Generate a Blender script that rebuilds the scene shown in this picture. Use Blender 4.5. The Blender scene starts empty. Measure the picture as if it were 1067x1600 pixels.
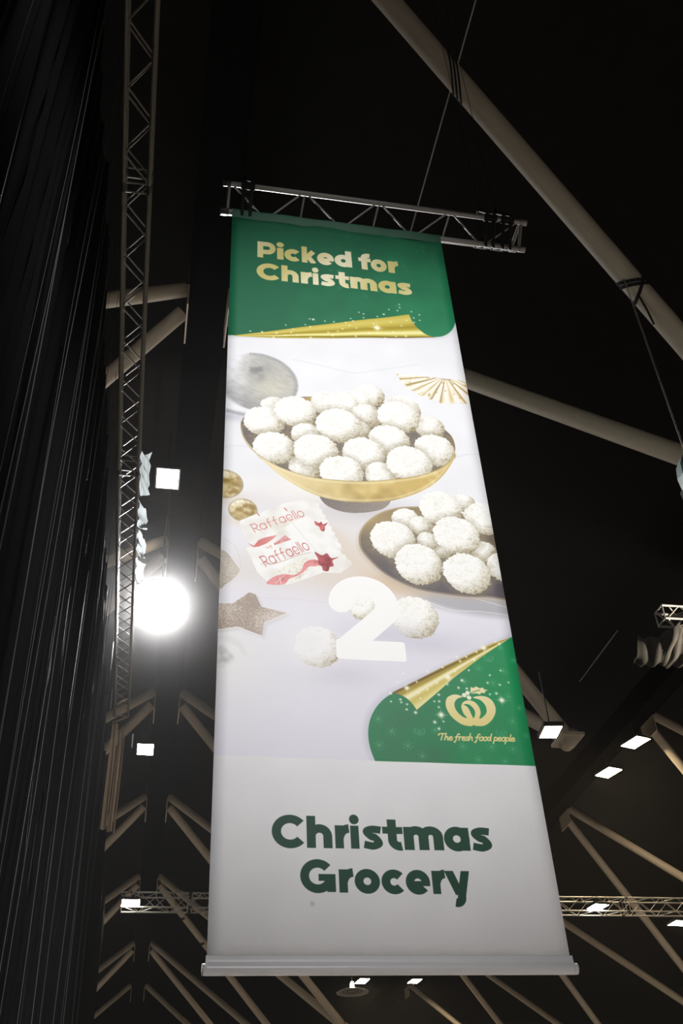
import bpy, bmesh, math, random
import numpy as np
from mathutils import Vector, Matrix, Euler
C = bpy.context.scene.collection
SC = bpy.context.scene
R = random.Random(11)

# ================================================================ camera, world, lights, exposure
cam_d = bpy.data.cameras.new('camera'); cam = bpy.data.objects.new('camera', cam_d); C.objects.link(cam); SC.camera = cam
cam_d.sensor_fit = 'VERTICAL'; cam_d.sensor_height = 36.0; cam_d.sensor_width = 24.0
cam_d.lens = 36.0 * 1558.66 / 1600.0; cam_d.clip_end = 400
cam.matrix_world = Matrix(((0.9821705, -0.07655275, -0.1716997, 0.0), (-0.18172398, -0.62049949, -0.76286092, 0.0),
                           (-0.04814048, 0.78046144, -0.62334777, 1.65), (0, 0, 0, 1)))
world = bpy.data.worlds.new('hall_dark'); SC.world = world; world.use_nodes = True
world.node_tree.nodes['Background'].inputs[0].default_value = (0.004, 0.004, 0.005, 1)
world.node_tree.nodes['Background'].inputs[1].default_value = 0.3
SC.view_settings.view_transform = 'Standard'; SC.view_settings.look = 'None'
SC.view_settings.exposure = 0.0; SC.view_settings.gamma = 1.0; SC.view_settings.use_curve_mapping = False
SC.cycles.use_denoising = True; SC.cycles.max_bounces = 6; SC.cycles.volume_bounces = 0
SC.cycles.sample_clamp_indirect = 4.0

def light(name, kind, loc, aim, energy, col, **kw):
    d = bpy.data.lights.new(name, kind); d.energy = energy; d.color = col
    for k, v in kw.items(): setattr(d, k, v)
    o = bpy.data.objects.new(name, d); C.objects.link(o); o.location = loc
    o.rotation_euler = (Vector(aim) - Vector(loc)).to_track_quat('-Z', 'Y').to_euler(); return o
# the spotlight on the front truss that is trained on the banner
light('banner_spotlight', 'SPOT', (1.7, -7.5, 12.4), (1.35, 5.5, 6.55), 9900, (1.0, 0.985, 0.97), spot_size=math.radians(28.6), spot_blend=.92, shadow_soft_size=0.12)
# the hall's other high-bay lamps, out of the frame, shining down on the floor
for x, y in ((18, 0), (24, 12), (-9, 4), (-8, 20), (30, 26), (-8, 36), (32, 42), (-8, 52), (36, 56)):
    light('highbay_downlight', 'SPOT', (x, y, 14.5), (x, y, 0), 7600 if y < 25 else 11000, (1.0, 0.93, 0.84), spot_size=math.radians(110), spot_blend=0.5, shadow_soft_size=0.25)

# a warm stage light beyond the right edge of the frame, on the end of the short truss
light('stage_wash', 'SPOT', (14.0, 12.6, 8.6), (9.9, 14.7, 11.7), 9000, (1.0, .86, .66), spot_size=math.radians(24), spot_blend=.6, shadow_soft_size=.1)

# ================================================================ helpers
def tag(o, label=None, cat=None, group=None, kind=None):
    for k, v in (('label', label), ('category', cat), ('group', group), ('kind', kind)):
        if v: o[k] = v
    return o
def thing(name, loc, label, cat, group=None):
    o = bpy.data.objects.new(name, None); C.objects.link(o); o.location = loc; o.empty_display_size = .2
    return tag(o, label, cat, group)
def wloc(o):
    v = Vector((0, 0, 0))
    while o is not None: v = v + o.location; o = o.parent
    return v
def link(name, me, mat, parent=None, label=None):
    o = bpy.data.objects.new(name, me); C.objects.link(o)
    if mat and not me.materials: me.materials.append(mat)
    if parent: o.parent = parent
    if label: o['label'] = label
    return o
class MB:
    """collects shapes in world space for one mesh"""
    def __init__(s): s.v, s.f = [], []
    def add(s, v, f): n = len(s.v); s.v += [tuple(p) for p in v]; s.f += [tuple(i + n for i in q) for q in f]; return s
    def box(s, a, b, M=None):
        (x0, y0, z0), (x1, y1, z1) = a, b
        v = [Vector(p) for p in ((x0, y0, z0), (x1, y0, z0), (x1, y1, z0), (x0, y1, z0), (x0, y0, z1), (x1, y0, z1), (x1, y1, z1), (x0, y1, z1))]
        if M: v = [M @ p for p in v]
        return s.add(v, ((3, 2, 1, 0), (4, 5, 6, 7), (0, 1, 5, 4), (1, 2, 6, 5), (2, 3, 7, 6), (3, 0, 4, 7)))
    def tube(s, P, r, n=10, cap=True):
        P = [Vector(p) for p in P]; rs = r if isinstance(r, (list, tuple)) else [r] * len(P); v, f = [], []
        u = None
        for i, p in enumerate(P):
            t = (P[min(i + 1, len(P) - 1)] - P[max(i - 1, 0)]).normalized()
            u = (u - t * u.dot(t)).normalized() if u is not None else t.orthogonal().normalized()
            w = t.cross(u)
            v += [p + (u * math.cos(2 * math.pi * k / n) + w * math.sin(2 * math.pi * k / n)) * rs[i] for k in range(n)]
        for i in range(len(P) - 1):
            f += [(i * n + k, i * n + (k + 1) % n, (i + 1) * n + (k + 1) % n, (i + 1) * n + k) for k in range(n)]
        if cap: f += [tuple(range(n))[::-1], tuple(range((len(P) - 1) * n, len(P) * n))]
        return s.add(v, f)
    def lathe(s, prof, M=None, n=24):
        v, f = [], []
        for r, z in prof: v += [Vector((r * math.cos(2 * math.pi * k / n), r * math.sin(2 * math.pi * k / n), z)) for k in range(n)]
        for i in range(len(prof) - 1): f += [(i * n + k, i * n + (k + 1) % n, (i + 1) * n + (k + 1) % n, (i + 1) * n + k) for k in range(n)]
        if M: v = [M @ p for p in v]
        return s.add(v, f)
    def grid(s, rows):
        m = len(rows[0]); v = [p for r in rows for p in r]
        return s.add(v, [(i * m + j, i * m + j + 1, (i + 1) * m + j + 1, (i + 1) * m + j) for i in range(len(rows) - 1) for j in range(m - 1)])
    def build(s, name, mat, parent=None, smooth=False, label=None):
        o0 = wloc(parent) if parent else Vector((0, 0, 0))
        me = bpy.data.meshes.new(name); me.from_pydata([tuple(Vector(p) - o0) for p in s.v], [], s.f); me.update()
        if smooth: me.shade_smooth()
        return link(name, me, mat, parent, label)
_rods = {}
def rod(name, a, b, r, mat, parent, n=8, label=None):
    """a straight round bar; alike bars share one mesh"""
    k = (mat.name, n)
    if k not in _rods:
        q = MB().tube([(0, 0, 0), (0, 0, 1)], 1, n); me = bpy.data.meshes.new('rod'); me.from_pydata(q.v, [], q.f); me.materials.append(mat)
        me.polygons.foreach_set('use_smooth', [len(p.vertices) == 4 for p in me.polygons]); _rods[k] = me
    a, b = Vector(a), Vector(b); o = bpy.data.objects.new(name, _rods[k]); C.objects.link(o)
    o.location = a - (wloc(parent) if parent else Vector((0, 0, 0)))
    o.rotation_euler = (b - a).to_track_quat('Z', 'Y').to_euler(); o.scale = (r, r, (b - a).length)
    if parent: o.parent = parent
    if label: o['label'] = label
    return o
# ---------------------------------------------------------------- materials
def mat(name, col, rough=.5, metal=0., noise=0., scale=8., bump=0., emit=None, estr=0., spec=.5, col2=None, stretch=None, sheen=0.):
    m = bpy.data.materials.new(name); m.use_nodes = True; nt = m.node_tree; b = nt.nodes['Principled BSDF']
    b.inputs['Base Color'].default_value = (*col, 1); b.inputs['Roughness'].default_value = rough; b.inputs['Metallic'].default_value = metal
    b.inputs['Specular IOR Level'].default_value = spec
    if sheen: b.inputs['Sheen Weight'].default_value = sheen
    if noise or bump:
        tc = nt.nodes.new('ShaderNodeTexCoord'); mp = nt.nodes.new('ShaderNodeMapping'); nz = nt.nodes.new('ShaderNodeTexNoise')
        mp.inputs['Scale'].default_value = stretch or (1, 1, 1); nz.inputs['Scale'].default_value = scale; nz.inputs['Detail'].default_value = 5
        nt.links.new(tc.outputs['Object'], mp.inputs[0]); nt.links.new(mp.outputs[0], nz.inputs[0])
        if noise:
            mx = nt.nodes.new('ShaderNodeMix'); mx.data_type = 'RGBA'; mx.inputs[6].default_value = (*col, 1)
            mx.inputs[7].default_value = (*(col2 or [c * (1 - noise) for c in col]), 1)
            nt.links.new(nz.outputs[0], mx.inputs[0]); nt.links.new(mx.outputs[2], b.inputs['Base Color'])
        if bump:
            bp = nt.nodes.new('ShaderNodeBump'); bp.inputs['Strength'].default_value = bump; bp.inputs['Distance'].default_value = .01
            nt.links.new(nz.outputs[0], bp.inputs['Height']); nt.links.new(bp.outputs[0], b.inputs['Normal'])
    if emit: b.inputs['Emission Color'].default_value = (*emit, 1); b.inputs['Emission Strength'].default_value = estr
    return m
M_FLOOR = mat('sealed_concrete', (.34, .31, .275), .6, 0, .3, 1.5)
M_CEIL = mat('black_roof_lining', (.013, .013, .0132), .97, 0, .3, 2., spec=.03)
M_WALL = mat('black_wall_paint', (.014, .014, .015), .9, 0, .3, 2.)
M_TUBE = mat('pale_grey_steel_paint', (.46, .405, .33), .6, 0, .22, 3., .1)
M_BOX = mat('black_painted_girder', (.004, .004, .0042), .95, 0, .2, 4., spec=.04)
M_GUSSET = mat('pale_gusset_steel', (.55, .49, .41), .55, 0, .2, 6.)
M_ALU = mat('dull_aluminium_tube', (.36, .35, .34), .6, .6, .25, 14.)
M_ALU_D = mat('weathered_aluminium_tube', (.40, .385, .36), .5, .7, .3, 14.)
M_ALU_DIM = mat('dimmed_truss_tube', (.17, .155, .135), .6, .4, .35, 14.)  # truss aluminium darkened so it stays dim beside the floodlight
M_STRAP = mat('black_webbing', (.008, .008, .009), .9, 0, .3, 60., .3)
M_DRAPE = mat('black_wool_drape', (.0075, .0075, .0084), .9, 0, .3, 90., .15, spec=.04)
M_FOLD_LIT = mat('grey_lit_fold_strand', (.05, .05, .057), .6, 0, .3, 40.)  # grey for the light caught along the drape's fold edges
M_TAN = mat('tan_lining_cloth', (.42, .31, .21), .8, 0, .35, 30., .2)
M_CABLE = mat('galvanised_wire', (.34, .32, .29), .55, .3, .2, 30.)
M_DARKMETAL = mat('dark_lamp_housing', (.03, .03, .032), .5, .3, .2, 10.)
M_PLASTIC = mat('thin_white_plastic', (.50, .58, .60), .4, 0, .12, 9., .2)
_n = M_PLASTIC.node_tree; _t = _n.nodes.new('ShaderNodeBsdfTranslucent'); _t.inputs[0].default_value = (.80, .88, .90, 1); _x = _n.nodes.new('ShaderNodeMixShader'); _x.inputs[0].default_value = .12
_n.links.new(_n.nodes['Principled BSDF'].outputs[0], _x.inputs[1]); _n.links.new(_t.outputs[0], _x.inputs[2]); _n.links.new(_x.outputs[0], _n.nodes['Material Output'].inputs[0])
M_TEAL = mat('cloudy_plastic_cover', (.16, .22, .22), .35, 0, .4, 14., .3)
def emis(name, col, s):
    m = bpy.data.materials.new(name); m.use_nodes = True; nt = m.node_tree; nt.nodes.clear()
    m.cycles.emission_sampling = 'FRONT_BACK'; o = nt.nodes.new('ShaderNodeOutputMaterial'); e = nt.nodes.new('ShaderNodeEmission'); e.inputs[1].default_value = s
    e.inputs[0].default_value = (*col, 1); nt.links.new(e.outputs[0], o.inputs[0]); return m
M_COOL = emis('cool_white_led', (1.0, 1.0, .93), 40)
M_WARM = emis('warm_white_led', (1.0, .78, .50), 280)
M_NEUT = emis('neutral_white_led', (1.0, .93, .80), 110)
M_BURST = emis('bare_floodlight_led', (1.0, .98, .98), 110)
# ---------------------------------------------------------------- the print on the banner cloth
CAM_F = 1558.66                                   # focal length in pixels of the 1067 px wide frame
CAM_R = np.array([[0.9821705, -0.18172398, -0.04814048],     # rows: camera right, down, forward
                  [0.07655275, 0.62049949, -0.78046144],
                  [0.1716997, 0.76286092, 0.62334777]])
BAN_X0, BAN_W, BAN_Y, BAN_ZB, BAN_ZT = 0.380, 2.0, 5.517, 3.028, 9.635
CAM_Z = 1.65
PW, PH = 1100, 3634                                # print resolution
def B(px, py):
    """measured point of the print -> print pixel (perspective of the measurement taken out)"""
    d = CAM_R.T @ np.array([(px - 533.5) / CAM_F, (py - 800) / CAM_F, 1.0])
    k = BAN_Y / d[1]
    return np.array([(d[0] * k - BAN_X0) / BAN_W * PW, (BAN_ZT - CAM_Z - d[2] * k) / (BAN_ZT - BAN_ZB) * PH])
def frame(ox, oy, s): return lambda *p: [B(ox + x / s, oy + y / s) for x, y in (p if not np.isscalar(p[0]) else (p,))]
F1, F2, F3 = frame(320, 260, 1.976), frame(340, 510, 2.5405), frame(330, 760, 2.2702)
F4, F5, F6 = frame(540, 970, 3.334), frame(340, 760, 4.85), frame(660, 1050, 5.616)
F7, F8 = frame(400, 1250, 2.736), frame(360, 360, 3.557)
F9, FA = frame(330, 880, 4.639), frame(550, 760, 4.268)
FB = frame(350, 590, 5.335); FC = frame(540, 590, 5.335); FD = frame(350, 530, 8.208)
canvas = np.empty((PH, PW, 3), np.float32)
piled = np.zeros((PH, PW), bool)                    # where the printed truffles lie on one another or in a dish
rng = np.random.default_rng(7)
def rgb(*c): return np.array(c, np.float32) / 255
def fftblur(a, sx, sy=None, ang=0):
    sy = sx if sy is None else sy
    fy = np.fft.fftfreq(a.shape[0])[:, None]; fx = np.fft.rfftfreq(a.shape[1])[None]
    c, s = np.cos(ang), np.sin(ang); u = fx * c + fy * s; v = -fx * s + fy * c
    return np.fft.irfft2(np.fft.rfft2(a) * np.exp(-2 * np.pi ** 2 * ((u * sx) ** 2 + (v * sy) ** 2)), a.shape)
def norm(a): return ((a - a.mean()) / a.std()).astype(np.float32)
T = 512
_w = rng.standard_normal((T, T))
N2, N4, N8, N16, N40 = (norm(fftblur(rng.standard_normal((T, T)), s)) for s in (1.2, 3, 7, 15, 38))
FLAKE = norm(np.max([norm(fftblur(rng.standard_normal((T, T)), 7, 1.7, a)) for a in np.linspace(0, 3.0, 8)], 0))
def tile(t, x0, x1, y0, y1, ox=0, oy=0):
    return t[np.ix_((np.arange(y0, y1) + oy) % T, (np.arange(x0, x1) + ox) % T)]
def box(x0, y0, x1, y1, pad=3):
    x0, y0 = max(0, int(x0 - pad)), max(0, int(y0 - pad)); x1, y1 = min(PW, int(x1 + pad) + 1), min(PH, int(y1 + pad) + 1)
    if x1 <= x0 or y1 <= y0: return None
    X, Y = np.meshgrid(np.arange(x0, x1, dtype=np.float32) + .5, np.arange(y0, y1, dtype=np.float32) + .5)
    return x0, x1, y0, y1, X, Y
def lay(b, cov, col):
    """blend a colour (constant or per pixel) with coverage cov into the box b"""
    x0, x1, y0, y1 = b[:4]; s = canvas[y0:y1, x0:x1]; cov = np.clip(cov, 0, 1)[..., None]
    s += (np.asarray(col, np.float32) - s) * cov
def segd(X, Y, a, b):
    dx, dy = b[0] - a[0], b[1] - a[1]; L = dx * dx + dy * dy + 1e-9
    t = np.clip(((X - a[0]) * dx + (Y - a[1]) * dy) / L, 0, 1)
    return np.hypot(X - a[0] - t * dx, Y - a[1] - t * dy)
def polysd(X, Y, P):
    d = np.full(X.shape, 1e9, np.float32); ins = np.zeros(X.shape, bool)
    for a, b in zip(P, np.roll(P, -1, 0)):
        d = np.minimum(d, segd(X, Y, a, b))
        if a[1] != b[1]:
            c = ((a[1] > Y) != (b[1] > Y)) & (X < (b[0] - a[0]) * (Y - a[1]) / (b[1] - a[1]) + a[0]); ins ^= c
    return np.where(ins, -d, d)
def smooth(P, n=8, closed=True):
    P = np.array(P, float); out = []; m = len(P)
    for i in range(m if closed else m - 1):
        g = (lambda k: P[k % m]) if closed else (lambda k: P[min(max(k, 0), m - 1)])
        a, b, c, d = g(i - 1), g(i), g(i + 1), g(i + 2)
        for t in np.arange(n) / n:
            out.append(.5 * (2 * b + (c - a) * t + (2 * a - 5 * b + 4 * c - d) * t * t + (3 * b - a - 3 * c + d) * t ** 3))
    if not closed: out.append(P[-1])
    return np.array(out)
def poly(P, col, soft=1., alpha=1., shade=None):
    P = np.array(P, float); b = box(*P.min(0), *P.max(0), pad=3 + 2 * soft)
    if b is None: return
    sd = polysd(b[4], b[5], P); cov = np.clip(.5 - sd / soft, 0, 1) * alpha
    lay(b, cov, col if shade is None else shade(b, sd))
def line(P, w, col, soft=1.2, alpha=1.):
    P = np.array(P, float); b = box(*P.min(0), *P.max(0), pad=w + 2 * soft)
    if b is None: return
    d = np.full(b[4].shape, 1e9, np.float32)
    for a, c in zip(P[:-1], P[1:]): d = np.minimum(d, segd(b[4], b[5], a, c))
    lay(b, np.clip(.5 - (d - w / 2) / soft, 0, 1) * alpha, col)
def blob(c, rx, ry, col, alpha, ang=0.):
    b = box(c[0] - 2.6 * max(rx, ry), c[1] - 2.6 * max(rx, ry), c[0] + 2.6 * max(rx, ry), c[1] + 2.6 * max(rx, ry))
    if b is None: return
    u, v = b[4] - c[0], b[5] - c[1]; ca, sa = np.cos(ang), np.sin(ang)
    lay(b, alpha * np.exp(-((u * ca + v * sa) / rx) ** 2 - ((v * ca - u * sa) / ry) ** 2), col)
def mixc(a, b, t): t = np.clip(t, 0, 1)[..., None]; return a + (b - a) * t
def sparkle(p, r, a=1., star=False):
    blob(p, r, r, rgb(255, 252, 225), a); blob(p, r * .45, r * .45, rgb(255, 255, 250), a)
    if star:
        for g in (0, np.pi / 2, np.pi / 4, -np.pi / 4):
            blob(p, r * (2.0 if g in (0, np.pi / 2) else 1.2), r * .14, rgb(255, 252, 230), .8 * a, g)
def ball(F, x, y, r, hue=0., occ=.5):
    """a truffle rolled in grated coconut: ragged outline, light from the upper left"""
    c = F(x, y)[0]; R = abs(F(x + r, y)[0][0] - F(x - r, y)[0][0]) / 2
    b = box(c[0] - R * 1.4, c[1] - R * 1.4, c[0] + R * 1.4, c[1] + R * 1.4)
    if b is None: return
    x0, x1, y0, y1, X, Y = b; o = int(x * 7 + y * 13) % 500
    fl = tile(FLAKE, x0, x1, y0, y1, o, o * 3); n8 = tile(N8, x0, x1, y0, y1, o, o); n4 = tile(N4, x0, x1, y0, y1, o * 2, o)
    u, v = (X - c[0]) / R, (Y - c[1]) / R; rr = np.hypot(u, v) * (1 - .012 * n8 - .016 * n4 - .012 * fl)
    cov = np.clip((1 - rr) * R / 1.4, 0, 1)
    if occ: lay(b, piled[y0:y1, x0:x1] * occ * np.clip(1.34 - rr, 0, .34) / .34 * np.clip(.85 + .25 * fl, .3, 1), rgb(150, 139, 112))   # print shade on the truffle behind
    z = np.sqrt(np.clip(1 - rr * rr, 0, 1)); lam = np.clip(-.42 * u - .55 * v + .72 * z, -1, 1)
    sh = np.clip((.52 - lam) / 1.0 + hue, 0, 1)              # 0 in the light, 1 on the dark side
    tex = np.clip(fl, -2, 2)
    col = mixc(rgb(253, 253, 250), rgb(184, 175, 150), sh ** 1.1)
    col = col + (tex * (.010 + .030 * sh))[..., None] * np.array([.9, 1, 1.15], np.float32)
    col -= (np.clip(-tex - .55, 0, 2) * (.03 + .15 * sh))[..., None] * np.array([.8, 1, 1.5], np.float32)
    lay(b, cov, np.clip(col, 0, 1)); piled[y0:y1, x0:x1] |= cov > .5
# ---- letters: strokes in units of the x-height
def arc(cx, cy, rx, ry, a0, a1, n=22):
    a = np.radians(np.linspace(a0, a1, n)); return np.stack([cx + rx * np.cos(a), cy + ry * np.sin(a)], 1)
def letter(ch, t):
    """-> (natural width, list of (centre line, width, round ends))"""
    r = t / 2; A = 1.40; S = []; w = 1.1
    def st(P, wd=t, rd=False): S.append((np.array(P, float), wd, rd))
    ov = .035; ro = .5 + ov - r
    if ch in 'oadce':
        w = 1.10 if ch == 'o' else 1.06 if ch in 'ad' else 1.0
        cx = .5 + ov if ch != 'd' else .5 + ov
        if ch in 'oad': st(arc(cx, .5, ro, ro, 0, 360, 40))
        if ch == 'a': st([(w - r, 0), (w - r, 1.0)])
        if ch == 'd': st([(w - r, 0), (w - r, A)])
        if ch == 'c': st(arc(cx, .5, ro, ro, 42, 318, 32))
        if ch == 'e': st(arc(cx, .5, ro, ro, 180, -2, 24)); st(arc(cx, .5, ro, ro, 178, 320, 20)); st([(t * .5, .44), (cx + ro + r * .98, .44)], t * .58); w = 1.06
        if ch == 'o': w = 1 + 2 * ov
        return w, S
    if ch in 'hm':
        hw = (1.06 if ch == 'h' else .92); R = (hw - t) / 2; k = .98
        st([(r, 0), (r, A if ch == 'h' else 1.0)])
        for j in range(1 if ch == 'h' else 2):
            x = r + j * (hw - t)
            st(np.concatenate([arc(x + R, 1 + ov - r - R * k, R, R * k, 180, 0), [(x + 2 * R, 0)]]))
        return (hw if ch == 'h' else 2 * hw - t), S
    if ch == 'r': w = .62; st([(r, 0), (r, 1)]); st(np.concatenate([arc(w + .02, .42, w - r, .60 - r + ov, 172, 92, 14)])); return w, S
    if ch == 'i': w = t * 1.08; st([(w / 2, 0), (w / 2, 1)]); st([(w / 2, 1.0 + t * .75), (w / 2, 1.001 + t * .75)], t * 1.16, True); return w, S
    if ch == 'l': w = t; st([(r, 0), (r, A)]); return w, S
    if ch == 's':
        w = .92; q = .5 + ov
        st(smooth([(w - .10, .83), (w - .22, 1 + ov - r), (w * .46, 1 + ov - r + .01), (r + .01, .755), (w * .42, .555), (w * .6, .50),
                   (w - r - .01, .265), (w * .52, r - ov - .01), (.26, r - ov + .01), (.07, .20)], 6, False), t * .86); return w, S
    if ch == 't': w = .86; x = .40; st(np.concatenate([[(x, 1.32), (x, .42)], arc(x + .30, .42, .30, .42 - r + ov, 180, 285, 12)])); st([(0, .84), (w - .02, .84)], t * .82); return w, S
    if ch == 'f': w = .82; x = .36; st(np.concatenate([[(x, 0), (x, 1.02)], arc(x + .30, 1.02, .30, A + ov - r - 1.02, 180, 75, 12)])); st([(0, .84), (w - .04, .84)], t * .82); return w, S
    if ch == 'k': w = 1.06; st([(r, 0), (r, A)]); st([(t * .8, .42), (w - r * 1.25, 1.02)], t * .95); st([(t * 1.0, .62), (w - r * 1.1, -.02)], t * .95); return w, S
    if ch == 'P':
        w = 1.22; R = .47 - r * .55; y1 = A - r; y0 = A - .96 + r * .4
        st([(r, 0), (r, A)]); st(np.concatenate([[(r, y1)], arc(w - r - (y1 - y0) / 2, (y0 + y1) / 2, (y1 - y0) / 2, (y1 - y0) / 2, 90, -90), [(r, y0)]])); return w, S
    if ch in 'CG':
        Rr = A / 2 + ov - r; c = A / 2
        st(arc(Rr + r, c, Rr, Rr, 40, 320 if ch == 'C' else 345, 40))
        w = 2 * Rr * .89 + t if ch == 'C' else 2 * Rr + t + .02
        if ch == 'G': st([(w * .52, c - .06), (w, c - .06)], t * .8); st([(w - r, c + .02), (w - r, .02)], t)
        return w, S
    if ch == 'R':
        w = .95; R = .36; st([(r, 0), (r, A)]); st(np.concatenate([[(-.12, A - r)], arc(w - .4, A - R - r, R, R, 90, -90), [(r, A - 2 * R - r)]])); st([(r + .25, A - 2 * R - r), (w + .1, 0)]); return w, S
    if ch == 'y':
        w = 1.10; st([(r * 1.02 - .03, 1.06), (w * .52, .02)], t * .98)
        st(np.concatenate([[(w - r * 1.02 + .02, 1.06), (w * .60, -.06)], arc(w * .40, -.12, .22, .28 - r * .2, 8, -110, 10)]), t * .98); return w, S
    if ch == '2':
        w = 1.25; R = .60 - r; c = 1.72 - r - R
        st(np.concatenate([arc(.60, c, R, R, 178, -34, 26), [(t * .72, t * .62)]]), t, True); st([(.14, t * .44), (w - .05, t * .44)], t * .88 - .1); st([(.14, t * .83), (.14, .05), (w - .05, .05), (w - .05, t * .83), (.14, t * .83)], .10, True); return w, S
    raise KeyError(ch)
def strokes_sd(X, Y, S):
    """distance in letter units; flat ends unless round"""
    D = np.full(X.shape, 1e9, np.float32)
    for P, wd, rd in S:
        P = P[np.r_[True, np.hypot(*np.diff(P, axis=0).T) > 1e-6]]; d = np.full(X.shape, 1e9, np.float32)
        for a, b in zip(P[:-1], P[1:]): d = np.minimum(d, segd(X, Y, a, b))
        d -= wd / 2
        if not rd and not (len(P) > 4 and np.allclose(P[0], P[-1])):
            for a, b in ((P[0], P[1]), (P[-1], P[-2])):
                e = (b - a) / np.hypot(*(b - a)); k = (X - a[0]) * e[0] + (Y - a[1]) * e[1]
                d = np.where((k < .04) & (np.hypot(X - a[0], Y - a[1]) < wd * .62), np.maximum(d, -k), d)
        D = np.minimum(D, d)
    return D
def put(ch, t, x0, x1, base, ux, col, shade=None, rnd=.05):
    """one letter between print points x0..x1 on its base line; ux = height of 1 x-height in print pixels"""
    w, S = letter(ch, t); sx = (x1 - x0) / w
    b = box(x0 - ux * .2, base - ux * 2.0, x1 + ux * .2, base + ux * .8)
    if b is None: return
    X, Y = (b[4] - x0) / sx, (base - b[5]) / ux
    sd = strokes_sd(X, Y, S)
    if ch == 'y': sd = np.maximum(sd, Y - 1.0)
    if ch == 'k': sd = np.maximum(sd, -Y)
    sd = sd * min(sx, ux)
    lay(b, np.clip(.5 - sd / 1.3, 0, 1), col if shade is None else shade(b))
def slant(text, t, p0, p1, h, col, skew=0., gap=.2, alpha=1., clip=None):
    """thin lettering along p0 -> p1; h = x-height"""
    p0, p1 = np.array(p0), np.array(p1); L = np.hypot(*(p1 - p0)); e = (p1 - p0) / L; nrm = np.array([e[1], -e[0]])
    ws = [letter(c, t) for c in text]; tot = sum(w for w, _ in ws) + gap * (len(text) - 1); k = L / tot; x = 0.
    for (w, S) in ws:
        o = p0 + e * x * k; b = box(o[0] - 2.6 * h - w * k, o[1] - 2.6 * h - w * k, o[0] + w * k + 2.6 * h, o[1] + 2.6 * h)
        if b:
            u, v = b[4] - o[0], b[5] - o[1]; Y = (u * nrm[0] + v * nrm[1]) / h; X = (u * e[0] + v * e[1]) / k - skew * Y
            cov = np.clip(.5 - strokes_sd(X, Y, S) * min(k, h) / 1.5, 0, 1) * alpha
            if clip is not None: cov = cov * np.clip(polysd(b[4], b[5], clip) / 2 + .5, 0, 1)
            lay(b, cov, col)
        x += w + gap
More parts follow.
